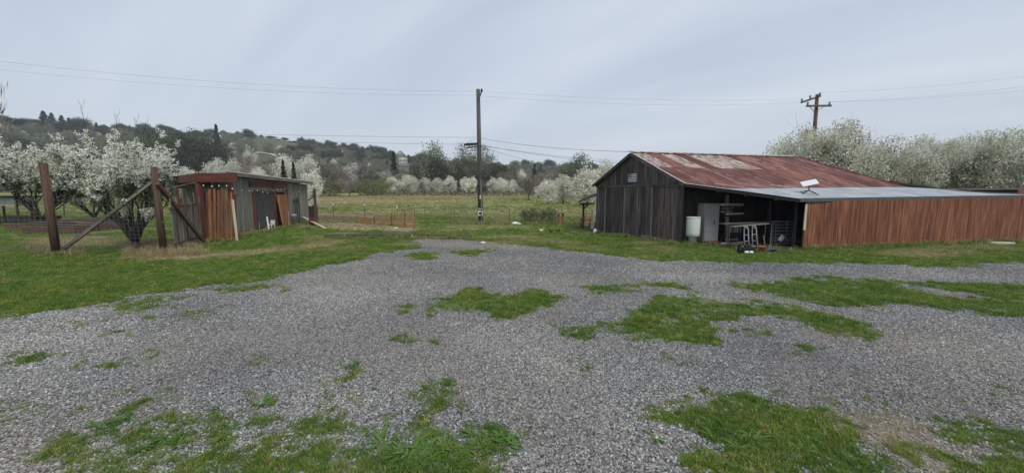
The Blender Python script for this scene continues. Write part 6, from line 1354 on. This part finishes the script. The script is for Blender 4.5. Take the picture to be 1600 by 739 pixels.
    b = G(424, 356); b.z = 0; s = b.y/600*.72; t = thing('white_chair', 'small white chair standing by the shed run', 'chair', b)
    MB().box(b+Vector((0, 0, 7*s)), (9*s, .4, .04)).build('seat', M['white'], t); MB().box(b+Vector((0, .19, 12.5*s)), (9*s, .04, 8*s)).build('backrest', M['white'], t)
    for x in (-3.8, 3.8):
        for y in (-.16, .16): MB().bar(b+Vector((x*s, y, 0)), b+Vector((x*s, y, 7*s)), .045, .045, side=Vector((1, 0, 0))).build('leg', M['white'], t)
    b = on(fx(460), 0, .35); t = thing('garden_hose', 'dark green garden hoses hanging in loops against the shed wall', 'hose', b)
    for k in range(4):
        x = on(fx(457+k*2.2), 0, .12+.03*(k % 3)); pts = [x+e*(.16*math.sin(a))+Vector((0, 0, .95-.9*math.cos(a)+.04*k)) for a in np.linspace(0, 2*math.pi, 17)]
        MB().tube(pts, .014, 6).build('hose_loop', M['greenpl'], t, smooth=True)
    MB().bar(on(fx(456), 1.75, .06), on(fx(465), 1.75, .06), .08, .1, side=Vector((0, 0, 1))).build('hanger', M['greywood'], t)
    b = on(fx(451), 0, .3); t = thing('feed_bin', 'grey metal bin by the shed wall beside the plank door', 'bin', b); MB().lathe(b, [(.2, 0), (.22, .6), (.24, .62), (.2, .72), (.05, .76)], 14).build('bin_body', M['greymet'], t, smooth=True)
    MB().lathe(b+Vector((0, 0, .76)), [(.05, 0), (.05, .05)], 8).build('lid_knob', M['dark'], t)
    # string lights
    t = thing('string_lights', 'string of round white bulbs hung across pergola and shed front', 'string lights', at(340, 291, Y-.2))
    pts = [(318, 290), (331, 291.5), (342, 290.5), (354, 290.5), (363, 295), (378, 297), (389.5, 298), (394, 298), (402, 298), (410.5, 300.5), (418, 301), (427, 298), (433, 296), (439, 295.5), (445, 295), (467, 299.5)]
    P3 = []
    for u, v in pts:
        if u < 366: P3.append(at(u, v, Y-.24))
        else:
            q_ = onplane(u, v, s0+no*.16, no); P3.append(q_)
    cord = []
    for a, b in zip(P3, P3[1:]): cord += [a+Vector((0, 0, .05)), lerp(a, b, .5)+Vector((0, 0, .02))]
    cord.append(P3[-1]+Vector((0, 0, .05))); MB().tube(cord, .008, 4).build('cord', M['dark'], t)
    for p in P3:
        r = .03; bb = MB().lathe(p-Vector((0, 0, r)), [(r*.35, -.01), (r*.85, r*.35), (r, r), (r*.85, r*1.6), (r*.4, r*2)], 10).build('bulb', M['bulb'], t, smooth=True)
    # fence post with brace right of the shed
    b = G(495, 352); b.z = 0; tp = at(491, 295, b.y); t = thing('gate_post', 'dark post with a short brace and dark panel right of the shed', 'post', b)
    MB().bar(b, tp, .13, .13, side=Vector((1, 0, 0))).build('post', M['post'], t); MB().bar(at(481.5, 313, b.y), at(492, 306.5, b.y), .1, .08).build('brace', M['post'], t)
    q0 = at(483, 335, b.y+.06); MB().box(Vector((q0.x+.2, b.y+.08, .95)), (.46, .05, .75)).build('panel', M['barn_in'], t); MB().box(Vector((q0.x+.2, b.y+.09, .3)), (.5, .04, .55)).build('lower_panel', M['redpaint'], t)
build_left()

# ---------------------------------------------------------------- the air
def build_haze():
    s = 1740.0; zt = 125.0; g = MB(); c = [(-s, -s, -1.5), (s, -s, -1.5), (s, s, -1.5), (-s, s, -1.5), (-s, -s, zt), (s, -s, zt), (s, s, zt), (-s, s, zt)]
    g.hexa([Vector(q) for q in c], [(0, 0, 0)]*8); m = bpy.data.materials.new('pale air'); m.use_nodes = True; t = m.node_tree; t.nodes.clear()
    o = nd(t, 'ShaderNodeOutputMaterial'); v = nd(t, 'ShaderNodeVolumePrincipled'); v.inputs['Density'].default_value = .00032; v.inputs['Color'].default_value = (.86, .92, 1, 1); v.inputs['Anisotropy'].default_value = .1
    links(t, v.outputs[0], o.inputs['Volume']); m.volume_intersection_method = 'FAST' if hasattr(m, 'volume_intersection_method') and False else getattr(m, 'volume_intersection_method', 'FAST')
    h = g.build('haze', m, None); tag(h, 'thin pale air over the whole place', None, None, 'stuff')
build_haze()
